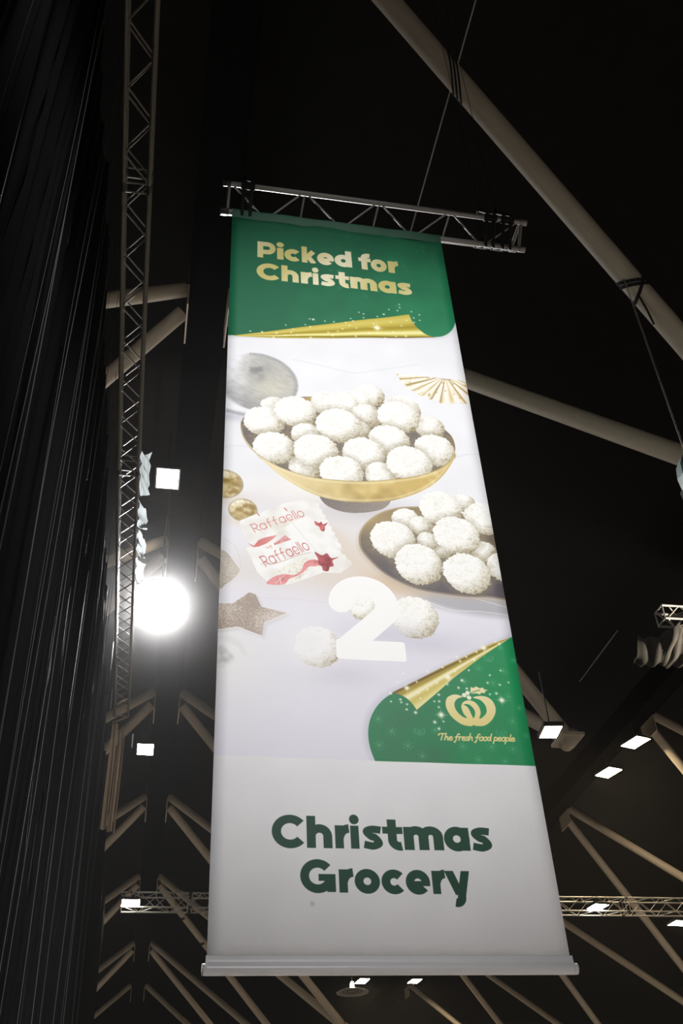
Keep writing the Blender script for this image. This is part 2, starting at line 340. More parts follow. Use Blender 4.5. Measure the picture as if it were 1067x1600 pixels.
def paint():
    full = box(0, 0, PW, PH, 0); x0, x1, y0, y1, X, Y = full
    G = lambda t, o=0, st=1: tile(t, 0, PW, 0, PH, o, o)
    tt = Y / PH
    # marble table top of the photograph
    canvas[:] = rgb(240, 241, 246); canvas[:] += (G(N40)[..., None] * .006)
    lay(full, np.clip((tt - .50) / .18, 0, 1) * .8, rgb(228, 226, 239)); lay(full, np.clip((.30 - tt) / .14, 0, 1) * .5, rgb(228, 228, 236))
    for P in ([(300, 130), (430, 160), (540, 185), (640, 175), (800, 150)], [(30, 480), (75, 475), (120, 478)], [(940, 520), (1000, 508), (1060, 512)]):
        line(smooth(F2(*P), 8, False), 4, rgb(215, 216, 226), 9, .6)
    line(smooth(F3((110, 395), (270, 400), (420, 412)), 6, False), 5, rgb(222, 220, 230), 5, .7)
    # grey shaded cloth below the plate, warm glow of the metal on the table
    poly(smooth(F3((560, 330), (700, 385), (850, 440), (1060, 462), (1080, 400), (960, 385), (760, 360), (640, 310))), rgb(176, 176, 182), 36, .9)
    line(smooth(F3((760, 405), (850, 440), (960, 445), (1060, 457)), 6, False), 3, rgb(236, 236, 240), 4, .9)
    line(smooth(F3((890, 385), (960, 405), (1060, 432)), 6, False), 3, rgb(232, 230, 230), 3, .9)
    poly(smooth(F3((430, 150), (540, 260), (640, 330), (760, 380), (700, 390), (560, 340), (470, 270), (400, 190))), rgb(226, 208, 186), 60, .75)
    blob(F3(470, 250)[0], 190, 130, rgb(226, 216, 204), .6); blob(F3(600, 345)[0], 150, 60, rgb(222, 190, 150), .55)
    # fluffy bauble, paper rosette
    C = F2(158, 218)[0]; R = F2(323, 218)[0][0] - C[0]; b = box(C[0] - R * 1.1, C[1] - R * 1.1, C[0] + R * 1.1, C[1] + R * 1.1)
    X_, Y_ = b[4], b[5]; u, v = (X_ - C[0]) / R, (Y_ - C[1]) / R; rr = np.hypot(u, v)
    st = norm(fftblur(rng.standard_normal((T, T)), 9, 2, .5)); st = tile(st, b[0], b[1], b[2], b[3]); nb = tile(N16, b[0], b[1], b[2], b[3], 60, 200)
    lit = np.clip(-u * .95 - v * .25 - .10 + nb * .10, 0, 1) * 1.5
    col = mixc(rgb(190, 190, 185), rgb(238, 239, 245), lit * 1.25); col = mixc(col, rgb(150, 151, 156), np.clip((v - .30) * .9 + np.clip(-u, 0, 1) * .75 * (v > -.2) - lit * .1, 0, .8))
    dk = np.exp(-((u - .02) / .26) ** 2 - ((v + .38) / .36) ** 2); col = mixc(col, rgb(140, 140, 142), np.clip(dk * (.62 + .6 * nb + .3 * st), 0, .95))
    col = mixc(col, rgb(214, 211, 196), np.exp(-((u - .35) / .5) ** 2 - ((v - .18) / .4) ** 2) * .7)
    col = mixc(col, rgb(158, 160, 164), np.clip((rr - .84) / .16, 0, 1) * (u > -.2) * .9) + (st * .016)[..., None]
    lay(b, np.clip((1 - rr) * R / (10 + 40 * np.clip(-u - .2, 0, 1)), 0, 1), col)
    blob(F2(60, 360)[0], 60, 26, rgb(200, 200, 214), .8); line(F2((40, 335), (80, 345), (110, 352)), 12, rgb(120, 120, 128), 22, .7)
    ce = F2(903, 196)[0]; b = box(F2(680, 0)[0][0], F2(0, 120)[0][1], PW, F2(0, 322)[0][1], 8); u, v = b[4] - ce[0], b[5] - ce[1]
    R = ce[0] - F2(706, 196)[0][0]; ry = F2(905, 307)[0][1] - ce[1]; rad = np.hypot(u / R, v / ry); th = np.arctan2(v / ry, u / R); nb = tile(N16, *b[:4], 7, 300); n4 = tile(N8, *b[:4], 91, 30)
    ph = th * 13 / np.pi + .25 * np.sin(th * 3); saw = np.abs((ph % 1.) * 2 - 1); k = np.floor(ph); tone = .5 + .5 * np.sin(k * 2.4 + 1)
    pl = mixc(rgb(248, 245, 236), rgb(214, 186, 118), np.clip((saw - .35) * 1.7, 0, 1) * (.35 + .65 * tone) * np.clip(1.25 - rad * .4 + nb * .25, 0, 1))
    pl = mixc(pl, rgb(128, 102, 54), np.clip((saw - .62) * 3.2, 0, 1) * np.clip(.25 + .9 * np.sin(k * 1.9 + .4), 0, 1) * np.clip(1.15 - rad * .55, 0, 1))
    pl = mixc(pl, rgb(196, 160, 88), np.clip(n4 - .9, 0, 1) * .7)
    pl = mixc(pl, rgb(112, 92, 56), np.clip(1 - rad * 5.2, 0, 1) * .9)
    pl = mixc(pl, rgb(246, 243, 234), np.clip((-v / ry - .05) * 2.0, 0, .6) * np.clip(np.abs(u / R) * 3 - .2, 0, 1))
    lay(b, np.clip((1 + .02 * np.sin(th * 26) + nb * .015 - rad) * R / 12, 0, 1) * np.clip((v / ry + .34 + nb * .06) * 7, 0, 1), pl)
    # bowl of truffles
    rim = np.array(F2((92, 385), (98, 430), (125, 478), (175, 520), (250, 560), (350, 592), (450, 608), (560, 615), (680, 610), (790, 596), (870, 570), (920, 535), (942, 490), (930, 440), (880, 395), (800, 355), (640, 300), (450, 282), (300, 282), (170, 320), (115, 350)))
    body = np.array(F2((92, 388), (105, 440), (150, 500), (220, 570), (300, 625), (400, 672), (500, 694), (590, 698), (690, 692), (780, 668), (850, 632), (900, 585), (935, 530), (941, 492)))
    foot = F2((400, 660), (412, 688), (440, 714), (490, 734), (545, 741), (610, 736), (660, 722), (686, 696), (692, 660))
    blob(F2(560, 735)[0], 330, 60, rgb(206, 202, 208), .8); blob(F2(330, 660)[0], 190, 80, rgb(248, 244, 238), .6)
    fc = F2(540, 700)[0]
    poly(smooth(foot, 8, False), 0, 2, 1, lambda b, s: mixc(rgb(112, 104, 102), rgb(170, 160, 150), np.clip(.45 + (b[4] - fc[0]) / 420 + tile(N2, *b[:4]) * .06, 0, 1)))
    bl, br = F2(92, 385)[0], F2(942, 490)[0]
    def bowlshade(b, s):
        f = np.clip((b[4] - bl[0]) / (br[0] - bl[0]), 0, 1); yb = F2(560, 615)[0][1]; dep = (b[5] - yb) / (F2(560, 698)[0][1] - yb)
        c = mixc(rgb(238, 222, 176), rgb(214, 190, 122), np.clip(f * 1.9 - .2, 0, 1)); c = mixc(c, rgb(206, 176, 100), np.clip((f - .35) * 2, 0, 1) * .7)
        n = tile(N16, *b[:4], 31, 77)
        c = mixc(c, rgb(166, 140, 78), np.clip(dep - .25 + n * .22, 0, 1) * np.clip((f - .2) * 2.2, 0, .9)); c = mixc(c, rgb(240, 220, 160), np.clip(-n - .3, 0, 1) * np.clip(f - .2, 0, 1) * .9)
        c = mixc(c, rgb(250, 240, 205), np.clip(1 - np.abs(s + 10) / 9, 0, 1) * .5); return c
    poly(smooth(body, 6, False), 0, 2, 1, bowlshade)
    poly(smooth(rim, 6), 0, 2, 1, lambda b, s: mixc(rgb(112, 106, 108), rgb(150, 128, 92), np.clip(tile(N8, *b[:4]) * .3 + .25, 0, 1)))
    b = box(*smooth(rim, 6).min(0), *smooth(rim, 6).max(0)); piled[b[2]:b[3], b[0]:b[1]] |= polysd(b[4], b[5], smooth(rim, 6)) < 0
    poly(F2((335, 283), (378, 278), (380, 315), (360, 300)), rgb(190, 160, 104), 2)
    for q in ((600, 275, 62, .12, 0), (435, 305, 66, -.12, 0), (735, 330, 72, .02, 0), (545, 300, 62, -.05, .12), (490, 312, 72, -.12, .12), (590, 355, 62, .38, .2), (840, 402, 62, .25, .1), (225, 318, 54, -.15, 0), (185, 378, 82, .05, .12),
                       (310, 336, 84, .0, .3), (718, 362, 84, .02, .25), (560, 410, 48, .15), (355, 430, 64, -.1), (480, 392, 90, -.02), (350, 555, 70, .22), (680, 455, 82, .05), (225, 482, 86, .06), (580, 506, 85, .02), (390, 493, 89, 0),
                       (862, 492, 82, .06), (650, 590, 66, .15), (492, 580, 88, .0), (760, 546, 90, -.06)): ball(F2, *q)
    # front wall of the bowl again, over the lower truffles
    frontP = np.concatenate([smooth(F2((92, 385), (98, 430), (125, 478), (175, 520), (250, 560), (350, 592), (450, 608), (560, 615), (680, 610), (790, 596), (870, 570), (920, 535), (942, 490)), 8, False),
                             smooth(F2((942, 490), (935, 530), (900, 585), (850, 632), (780, 668), (690, 692), (590, 698), (500, 694), (400, 672), (300, 625), (220, 570), (150, 500), (105, 440), (92, 385)), 8, False)])
    poly(frontP, 0, 1.6, 1, bowlshade)
    line(smooth(F2((92, 385), (98, 430), (125, 478), (175, 520), (250, 560), (350, 592), (450, 608), (560, 615), (680, 610), (790, 596), (870, 570), (920, 535), (942, 490), (930, 440), (900, 410)), 8, False), 3, rgb(170, 152, 108), 2, .8)
    # gold baubles, glittered ball, glass ball
    for (x, y, r) in ((28, 625, 76), (100, 729, 60)):
        c = F2(x, y)[0]; R = F2(x + r, y)[0][0] - c[0]; blob(c + np.array([R * .1, R * .9]), R * 1.2, R * .5, rgb(226, 214, 196), .7); b = box(c[0] - R, c[1] - R, c[0] + R, c[1] + R)
        u, v = (b[4] - c[0]) / R, (b[5] - c[1]) / R; n = tile(N8, *b[:4], x, y); n2 = tile(N4, *b[:4], y, x)
        col = mixc(rgb(222, 205, 158), rgb(158, 132, 76), np.clip(.35 + .4 * n + u * .3, 0, 1)); col = mixc(col, rgb(250, 244, 222), np.clip(-u * .6 - v * .9 - .25 + n2 * .18, 0, 1) * 1.6); col = mixc(col, rgb(176, 164, 138), np.clip((np.hypot(u, v) - .8) * 5, 0, .8))
        lay(b, np.clip((1 - np.hypot(u, v)) * R / 3, 0, 1), col)
    line(smooth(F3((45, 185), (85, 215), (102, 260), (100, 300), (70, 345), (40, 358)), 6, False), 2.5, rgb(216, 212, 206), 3, .9)
    g = smooth(F5((30, 480), (75, 510), (115, 560), (150, 610), (165, 640), (120, 700), (60, 745), (10, 760), (0, 480)))
    poly(g, 0, 2, 1, lambda b, s: mixc(rgb(172, 164, 150), rgb(214, 208, 196), np.clip(.4 + tile(N2, *b[:4]) * .3 - (s + 30) / 200, 0, 1)))
    c = F9(90, 660)[0]; blob(c, 170, 190, rgb(238, 237, 236), .8); poly(smooth(F9((55, 600), (110, 625), (165, 690), (120, 735), (50, 750))), 0, 14, .8, lambda b, s: mixc(rgb(178, 178, 178), rgb(226, 226, 226), .5 + tile(N8, *b[:4]) * .3))
    for P in ([(120, 560), (200, 600), (240, 660)], [(60, 540), (150, 548), (210, 590)]): line(smooth(F9(*P), 6, False), 14, rgb(222, 222, 220), 16, .6)
    # glitter star
    S = np.array(F9((275, 212), (322, 228), (362, 318), (550, 362), (385, 432), (368, 526), (195, 462), (40, 482), (20, 292), (155, 294)))
    poly(S + np.array([8, 10]), rgb(196, 192, 200), 16, .6); poly(S + np.array([0, 5]), rgb(236, 232, 230), 2)
    poly(S, 0, 1.5, 1, lambda b, s: mixc(rgb(166, 150, 138), rgb(216, 205, 192), np.clip(.42 + tile(N2, *b[:4]) * .30 + tile(N40, *b[:4], 50, 9) * .25 + (F9(180, 0)[0][0] - b[4]) / 700, 0, 1)))
    # wrapped sweets
    blob(F5(560, 640)[0], 330, 90, rgb(224, 214, 206), .65); blob(F5(860, 500)[0], 160, 150, rgb(226, 216, 204), .6)
    def zig(a, bb, n, amp):
        a, bb = np.array(a), np.array(bb); e = (bb - a); nn = np.array([e[1], -e[0]]) / np.hypot(*e); return [tuple(a + e * i / n + nn * (amp if i % 2 else 0)) for i in range(n + 1)]
    back = F5((165, 262), (290, 210), (330, 200), (500, 130), (640, 100), *zig((770, 130), (960, 480), 16, -14), (760, 420), (560, 330), (430, 390), (250, 440), (180, 340))
    poly(back, 0, 2.5, 1, lambda b, s: mixc(rgb(248, 248, 247), rgb(226, 222, 214), np.clip(tile(N16, *b[:4], 9, 3) * .25 + .15, 0, 1)))
    lower = F5((215, 470), (420, 380), (560, 270), (680, 225), *zig((730, 260), (1028, 585), 15, -12), (930, 655), (800, 650), (700, 690), (540, 745), (390, 742), (300, 650))
    lowA = np.array(lower)
    line(smooth(F5((270, 300), (420, 285), (560, 250), (640, 228)), 6, False), 2.5, rgb(216, 208, 200), 3, .9); blob(F5(500, 300)[0], 90, 26, rgb(232, 228, 216), .8)
    slant('Raffaello', .13, F5(282, 352)[0], F5(665, 222)[0], 30, rgb(214, 122, 120), 0, .22, .95, lowA)
    for P in ([(300, 205), (315, 222)], [(505, 165), (525, 185)]): line(F5(*P), 5, rgb(214, 132, 130), 2)
    red = lambda b, s: mixc(rgb(206, 104, 106), rgb(170, 62, 68), np.clip(tile(N8, *b[:4], 3, 9) * .5 + .3, 0, 1))
    poly(smooth(F5((715, 268), (740, 262), (770, 275), (785, 265), (800, 285), (836, 272), (815, 300), (812, 330), (795, 340), (775, 325), (755, 305), (735, 290))), 0, 2, .95, red); poly(F5((685, 240), (706, 250), (700, 256)), rgb(200, 100, 104), 2)
    poly(lowA, 0, 2.5, 1, lambda b, s: mixc(rgb(250, 250, 249), rgb(228, 225, 218), np.clip(tile(N16, *b[:4], 99, 30) * .22 + .12 + np.clip((s + 30) / 60, 0, 1) * .25, 0, 1)))
    line(F5((560, 270), (650, 380), (760, 500), (930, 655)), 4, rgb(234, 232, 228), 6, .9)
    ribbon = F5((228, 432), (275, 452), (310, 408), (350, 392), (400, 380), (450, 372), (420, 400), (370, 435), (310, 458), (270, 462))
    poly(ribbon, 0, 2, .95, lambda b, s: mixc(rgb(214, 112, 108), rgb(246, 226, 222), np.clip((b[4] - F5(310, 420)[0][0]) / 170, 0, 1)))
    poly(F5((425, 436), (512, 372), (556, 404), (430, 448)), 0, 2, .9, lambda b, s: mixc(rgb(224, 140, 140), rgb(206, 108, 110), tile(N4, *b[:4]) * .4 + .4))
    e0, e1 = np.array(F5(440, 438)[0]), np.array(F5(545, 398)[0])
    for k in range(7): q = e0 + (e1 - e0) * (k + .5) / 7; line([q, q + np.array([-2, -13])], 2, rgb(250, 232, 230), 2, .8); line([q + np.array([-2, -13]), q + np.array([5, -15])], 2, rgb(250, 232, 230), 2, .8)
    line(smooth(F5((365, 462), (385, 468), (400, 448), (410, 470)), 5, False), 4, rgb(230, 160, 158), 3, .8)
    slant('Raffaello', .13, F5(366, 612)[0], F5(706, 474)[0], 37, rgb(203, 108, 110), 0, .2)
    line(smooth(F5((330, 590), (420, 590), (520, 558), (620, 520), (705, 500)), 6, False), 3.2, rgb(206, 190, 184), 3, .9)
    # coconut window, red ribbon and flower of the front wrapper
    poly(smooth(F5((430, 650), (520, 600), (620, 560), (700, 540), (690, 620), (640, 690), (540, 735), (470, 700))), 0, 6, .9, lambda b, s: np.clip(mixc(rgb(246, 244, 236), rgb(206, 198, 176), np.clip(-tile(FLAKE, *b[:4]) * .5, 0, 1)), 0, 1))
    poly(smooth(F5((370, 735), (420, 690), (500, 668), (580, 672), (630, 640), (660, 580), (710, 555), (760, 560), (780, 590), (740, 605), (690, 610), (650, 650), (600, 680), (540, 705), (510, 740), (440, 748))), 0, 2, .95, lambda b, s: mixc(rgb(232, 150, 150), rgb(196, 96, 100), np.clip((b[4] - F5(420, 0)[0][0]) / 700 + tile(N8, *b[:4]) * .2, 0, 1)))
    poly(smooth(F5((735, 495), (790, 520), (830, 505), (860, 540), (915, 535), (872, 560), (880, 600), (850, 610), (838, 640), (800, 635), (790, 605), (765, 590), (760, 545))), 0, 2, .97, lambda b, s: mixc(rgb(186, 84, 90), rgb(140, 48, 58), np.clip(tile(N8, *b[:4]) * .5 + .3, 0, 1)))
    for a, c in (((440, 735), (500, 680)), ((470, 690), (480, 740))): line(F5(a, c), 5, rgb(250, 226, 224), 4, .6)
    # plate of truffles
    plate = np.array(FA((45, 360), (55, 300), (95, 240), (170, 185), (260, 152), (380, 138), (600, 150), (900, 250), (1100, 500), (1100, 738), (900, 740), (760, 738), (600, 720), (450, 690), (320, 640), (200, 570), (110, 485), (60, 420)))
    poly(smooth(plate, 6) + np.array([-6, 14]), rgb(196, 180, 160), 22, .6)
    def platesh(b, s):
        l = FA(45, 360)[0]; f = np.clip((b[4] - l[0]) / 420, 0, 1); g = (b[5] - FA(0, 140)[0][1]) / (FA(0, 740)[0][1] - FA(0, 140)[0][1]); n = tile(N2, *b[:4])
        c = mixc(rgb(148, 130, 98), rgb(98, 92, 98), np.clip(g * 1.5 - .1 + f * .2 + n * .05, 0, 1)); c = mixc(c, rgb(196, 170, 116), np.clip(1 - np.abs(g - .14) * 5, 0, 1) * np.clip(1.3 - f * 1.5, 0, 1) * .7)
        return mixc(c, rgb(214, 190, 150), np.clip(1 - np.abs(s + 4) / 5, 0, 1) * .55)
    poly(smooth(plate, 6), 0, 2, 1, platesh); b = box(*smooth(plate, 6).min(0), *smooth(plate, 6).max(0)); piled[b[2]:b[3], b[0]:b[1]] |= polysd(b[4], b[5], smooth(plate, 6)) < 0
    for q in ((745, 110, 75, .3, 0), (880, 215, 130, .05, .12), (360, 225, 95, .05, 0), (460, 265, 80, .35, .3), (590, 150, 140, -.1, .2), (880, 440, 90, .3), (600, 420, 75, .25), (505, 365, 72, .05), (272, 355, 152, -.03), (1010, 540, 112, .0),
                       (697, 328, 154, -.05), (445, 520, 160, .02), (765, 582, 158, .02)): ball(FA, *q)
    # loose truffles and the big 2
    for F, x, y, r, h in ((F3, 720, 465, 86, .04), (F3, 542, 428, 56, .1), (F3, 378, 568, 84, .05)):
        c = F(x, y)[0]; blob(c + np.array([50, 110]), 150, 50, rgb(206, 204, 218), .6); ball(F, x, y, r, h, 0)
    blob(F3(330, 560)[0], 120, 150, rgb(240, 239, 244), .75)
    bx0, bx1 = B(517.5, 1028)[0], B(635, 1031)[0]; by = B(580, 1031.5)[1]; ux = (by - B(570, 901)[1]) / 1.72
    put('2', .405, bx0, bx1, by, ux, rgb(254, 254, 254))
    # top green panel with its gold fold
    gsh = lambda b, s: mixc(rgb(24, 102, 70), rgb(38, 134, 90), np.clip((b[4] / PW - .45) * 1.2 + (b[5] / PH - .08) * 2 + tile(N40, *b[:4]) * .08, 0, 1))
    edge = smooth(F1((700, 527), (728, 525), (750, 516), (766, 500), (774, 480)), 6, False)
    poly(np.concatenate([F1((76, 524)), [[-20, F1(76, 524)[0][1]]], [[-20, -20]], [[PW + 20, -20]], [[PW + 20, edge[-1][1]]], edge[::-1]]) + np.array([0, 10]), rgb(206, 206, 216), 26, .8)
    poly(np.concatenate([[[-20, F1(76, 524)[0][1]]], [[-20, -20]], [[PW + 20, -20]], [[PW + 20, edge[-1][1]]], edge[::-1]]), 0, 2, 1, gsh)
    def snow(p, r, a, col=rgb(120, 196, 146)):
        for g in range(4): e = np.array([np.cos(g * np.pi / 4 + .3), np.sin(g * np.pi / 4 + .3)]) * r; line([p - e, p + e], 2.6, col, 2, a)
    for k in range(26): snow(np.array([rng.uniform(480, 1080), rng.uniform(30, 620)]), rng.uniform(12, 26), .16)
    top = F1((90, 523), (200, 508), (330, 492), (440, 480), (540, 469), (630, 457)); curl = smooth(F1((630, 457), (642, 482), (662, 504), (685, 520), (712, 528)), 6, False)
    bot = F1((640, 530), (500, 531), (300, 531), (150, 527), (90, 525))
    gold = np.concatenate([top, curl, bot]); tip = F1(90, 524)[0]
    def goldsh(b, s):
        u, v = b[4] - tip[0], b[5] - tip[1]; ang = np.arctan2(-v, u); hi, lo = (np.arctan2(-(F1(*q)[0][1] - tip[1]), F1(*q)[0][0] - tip[0]) for q in ((630, 457), (640, 530))); f = np.clip((ang - lo) / (hi - lo), -.1, 1)
        c = mixc(rgb(200, 186, 70), rgb(180, 160, 48), f); c = mixc(c, rgb(246, 240, 170), np.exp(-((f - .22) / .10) ** 2)); c = mixc(c, rgb(120, 100, 24), np.exp(-((f - .02) / .06) ** 2) * .9); c = mixc(c, rgb(232, 220, 130), np.exp(-((f - .80) / .22) ** 2) * .6); c = mixc(c, rgb(150, 132, 36), np.exp(-((f - .46) / .10) ** 2) * .6)
        return c
    poly(gold, 0, 2, 1, goldsh)
    for x, y, r in ((110, 560, 9), (176, 563, 11), (257, 569, 11), (306, 582, 9), (338, 566, 9), (348, 549, 8), (371, 582, 8), (308, 525, 8), (416, 524, 8), (443, 535, 9), (440, 492, 8), (460, 495, 14), (446, 595, 11), (525, 504, 8), (543, 566, 9), (575, 508, 9), (568, 585, 9),
                    (597, 560, 9), (623, 549, 9), (641, 514, 9), (668, 492, 8), (680, 505, 9), (713, 458, 8), (739, 467, 9), (739, 488, 8), (696, 590, 10), (770, 573, 8), (795, 520, 8), (816, 480, 9), (852, 467, 12), (880, 440, 8), (928, 446, 9), (938, 412, 8), (940, 430, 8),
                    (1005, 452, 9), (1018, 487, 9), (1020, 512, 10), (1050, 470, 9), (1052, 500, 8), (950, 530, 9), (890, 510, 9), (906, 565, 10), (975, 588, 12), (860, 600, 9), (240, 592, 10), (920, 590, 9), (660, 530, 8), (700, 545, 8), (980, 500, 8)): sparkle(F8(x, y)[0], r * .5, .8)
    sparkle(F8(814, 543)[0], 15, 1, True)
    tg = lambda b: mixc(rgb(206, 196, 122), rgb(240, 234, 200), np.clip(.5 + np.sin((b[4] + b[5] * .6) / 95) * .5, 0, 1))
    def row(F, glyphs, t, p0, p1, top0, shade, col=None, cap=1.):
        """letters by their measured extents along the base line p0 -> p1"""
        p0, p1 = np.array(p0, float), np.array(p1, float)
        yb = lambda x: p0[1] + (p1[1] - p0[1]) * (x - p0[0]) / (p1[0] - p0[0])
        for ch, a, b_ in glyphs:
            A_, B_ = F((a, yb(a)), (b_, yb(b_))); base = (A_[1] + B_[1]) / 2; ux = (base - F(((a + b_) / 2), yb((a + b_) / 2) - top0)[0][1])
            put(ch, t, A_[0], B_[0], base, ux, col, shade)
    row(F8, [('P', 150, 252), ('i', 258, 297), ('c', 300, 392), ('k', 397, 482), ('e', 483, 575), ('d', 580, 677), ('f', 715, 788), ('o', 783, 872), ('r', 880, 937)], .385, (150, 146), (935, 241), 63, tg)
    row(F8, [('C', 145, 278), ('h', 284, 380), ('r', 392, 455), ('i', 458, 492), ('s', 500, 585), ('t', 586, 665), ('m', 668, 818), ('a', 825, 925), ('s', 930, 1015)], .385, (150, 266), (1015, 362), 63, tg)
    # lower green panel
    R0, Rr = F4((862, 85), (985, 757)); lowg = np.concatenate([F4((862, 85)), smooth(F4((240, 378), (190, 415), (150, 465), (125, 525), (118, 590), (128, 660), (155, 733)), 6, False), F4((500, 745), (900, 755)), [[PW + 30, Rr[1]]], [[PW + 30, R0[1]]]])
    poly(lowg + np.array([-10, -4]), rgb(190, 190, 206), 34, .8)
    poly(lowg, 0, 2, 1, lambda b, s: mixc(rgb(34, 142, 88), rgb(58, 122, 88), np.clip(np.exp(-((b[4] - F4(330, 600)[0][0]) / 170) ** 2) * .9 + tile(N40, *b[:4], 5, 5) * .1, 0, 1)))
    for x, y, r in ((690, 250, 24), (820, 262, 20), (765, 325, 22), (845, 395, 22), (868, 525, 26), (170, 510, 22), (240, 575, 22), (175, 645, 24), (325, 650, 24), (400, 705, 22), (610, 655, 22), (760, 660, 24), (870, 670, 24), (905, 455, 20), (690, 725, 20), (830, 735, 20), (875, 205, 18), (805, 140, 16), (465, 570, 20), (620, 320, 18), (940, 600, 18)): snow(F4(x, y)[0], r * .8, .34)
    def apple(c, s, col, alpha=1., berries=True):
        """two interlocking rings in the outline of a fruit, a holly leaf and three berries"""
        c = np.array(c); M = lambda P: np.array([c + np.array(q) * (s, s * .84) for q in P])
        hs = lambda b, s_: col(b)
        L = smooth(M([(-.28, -.74), (-.62, -.80), (-.92, -.58), (-1.0, -.14), (-.84, .36), (-.50, .70), (-.12, .80), (0, .74), (.20, .52), (.30, .10), (.20, -.22), (-.02, -.38), (-.22, -.34), (-.30, -.20), (-.12, -.24), (.02, -.04), (.04, .22), (-.05, .44), (-.30, .40), (-.55, .10), (-.62, -.30), (-.46, -.60)]), 5)
        Rr_ = L.copy(); Rr_[:, 0] = 2 * c[0] - L[:, 0]
        left = smooth(M([(-.28, -.70), (-.60, -.80), (-.92, -.60), (-1.0, -.14), (-.82, .36), (-.46, .72), (-.10, .80), (0, .74), (.12, .78), (.46, .74), (.80, .42), (1.0, -.06), (.94, -.50), (.70, -.74), (.36, -.76), (.14, -.66), (.42, -.56), (.60, -.28), (.60, .08), (.38, .36), (.28, .38), (.36, .14), (.34, -.16), (.20, -.42), (-.02, -.52), (-.26, -.44), (-.38, -.20), (-.34, .14), (-.22, .40), (-.44, .28), (-.62, -.02), (-.64, -.34), (-.50, -.58)]), 5)
        poly(left, 0, 1.6, alpha, hs)
        g = rgb(36, 138, 88)
        if berries:
            poly(smooth(M([(-.26, -.28), (-.12, -.32), (.04, -.20), (.14, .04), (.10, .30), (.04, .36), (-.02, .20), (-.08, -.04), (-.16, -.20)]), 5), g, 1.6)
            line(smooth(M([(-.26, -.29), (-.12, -.26), (-.02, -.08), (.02, .14), (.03, .36)]), 6, False), s * .03, g, 1.5)
            poly(smooth(M([(-.07, -.20), (.06, -.08), (.11, .12), (.06, .30), (-.01, .12), (-.05, -.06)]), 5), g, 1.6)
            for q in ((-.20, -.78), (-.05, -.90), (-.02, -.66)): blobP = M([q])[0]; poly(arc(*blobP, s * .095, s * .095, 0, 360, 20), rgb(244, 240, 216), 1.6)
            leaf = M([(.06, -.86), (.10, -1.22), (.22, -1.18), (.34, -1.27), (.46, -1.18), (.62, -1.22), (.66, -1.12), (.80, -1.10), (.68, -1.02), (.66, -.92), (.52, -.94), (.44, -.84), (.30, -.90)])
            poly(leaf, 0, 1.6, 1, hs); line(smooth(M([(.02, -.84), (.22, -.98), (.46, -1.08)]), 5, False), s * .03, g, 1.5)
    cA = np.array(F6(427, 340)[0]); sA = (F6(641, 330)[0][0] - F6(211, 330)[0][0]) / 2
    apple(cA, sA, lambda b: mixc(rgb(236, 226, 176), rgb(226, 208, 128), np.clip((b[5] - cA[1]) / sA * .6 + .4, 0, 1)))
    for q, k in ((F4(745, 200)[0], 28), (F4(385, 578)[0], 30), (F4(810, 590)[0], 30)): apple(q, k * .72, lambda b: np.broadcast_to(rgb(96, 178, 128), b[4].shape + (3,)), .35, False)
    fold = np.concatenate([F4((862, 85), (760, 120), (640, 178), (500, 243), (380, 305), (240, 375)), smooth(F4((240, 375), (280, 384), (315, 402), (345, 430), (370, 465)), 6, False), F4((470, 380), (560, 300), (700, 195), (780, 140))])
    tp, qa, qb = (np.array(F4(*q)[0]) for q in ((862, 85), (240, 375), (370, 465)))
    def foldsh(b, s):
        a = np.arctan2(b[5] - tp[1], b[4] - tp[0]); a0, a1 = np.arctan2(*(qa - tp)[::-1]), np.arctan2(*(qb - tp)[::-1]); f = np.clip((a - a0) / (a1 - a0), -.2, 1.2)
        c = mixc(rgb(196, 176, 76), rgb(214, 200, 110), f); c = mixc(c, rgb(248, 242, 204), np.exp(-((f - .42) / .13) ** 2)); c = mixc(c, rgb(118, 96, 40), np.exp(-((f - .02) / .10) ** 2)); c = mixc(c, rgb(150, 128, 50), np.exp(-((f - .20) / .07) ** 2) * .6); return mixc(c, rgb(238, 230, 170), np.exp(-((f - .92) / .16) ** 2) * .8)
    poly(fold, 0, 2, 1, foldsh)
    for x, y, r in ((235, 378, 12), (370, 318, 9), (425, 265, 10), (505, 243, 9), (578, 190, 10), (595, 212, 11), (627, 190, 10), (680, 165, 10), (800, 120, 13), (780, 110, 9), (668, 205, 12), (640, 260, 9), (605, 312, 14), (587, 350, 11), (630, 355, 11), (485, 385, 11), (425, 358, 10), (380, 375, 9), (285, 410, 10), (320, 435, 9), (290, 425, 9), (236, 420, 8), (318, 462, 10), (364, 478, 14),
                    (464, 528, 14), (510, 525, 8), (486, 562, 12), (487, 420, 10), (485, 450, 9), (462, 420, 8), (750, 285, 9), (806, 260, 9), (802, 335, 10), (848, 322, 8), (784, 380, 12), (750, 385, 9), (738, 325, 10), (300, 275, 8), (270, 320, 8), (570, 265, 9), (475, 325, 9), (530, 332, 9), (390, 405, 8)): sparkle(F4(x, y)[0], r * .42, .9)
    for x, y, r in ((497, 490, 12), (812, 415, 12), (532, 294, 12), (718, 143, 12), (318, 350, 10)): sparkle(F4(x, y)[0], r * .8, 1, True)
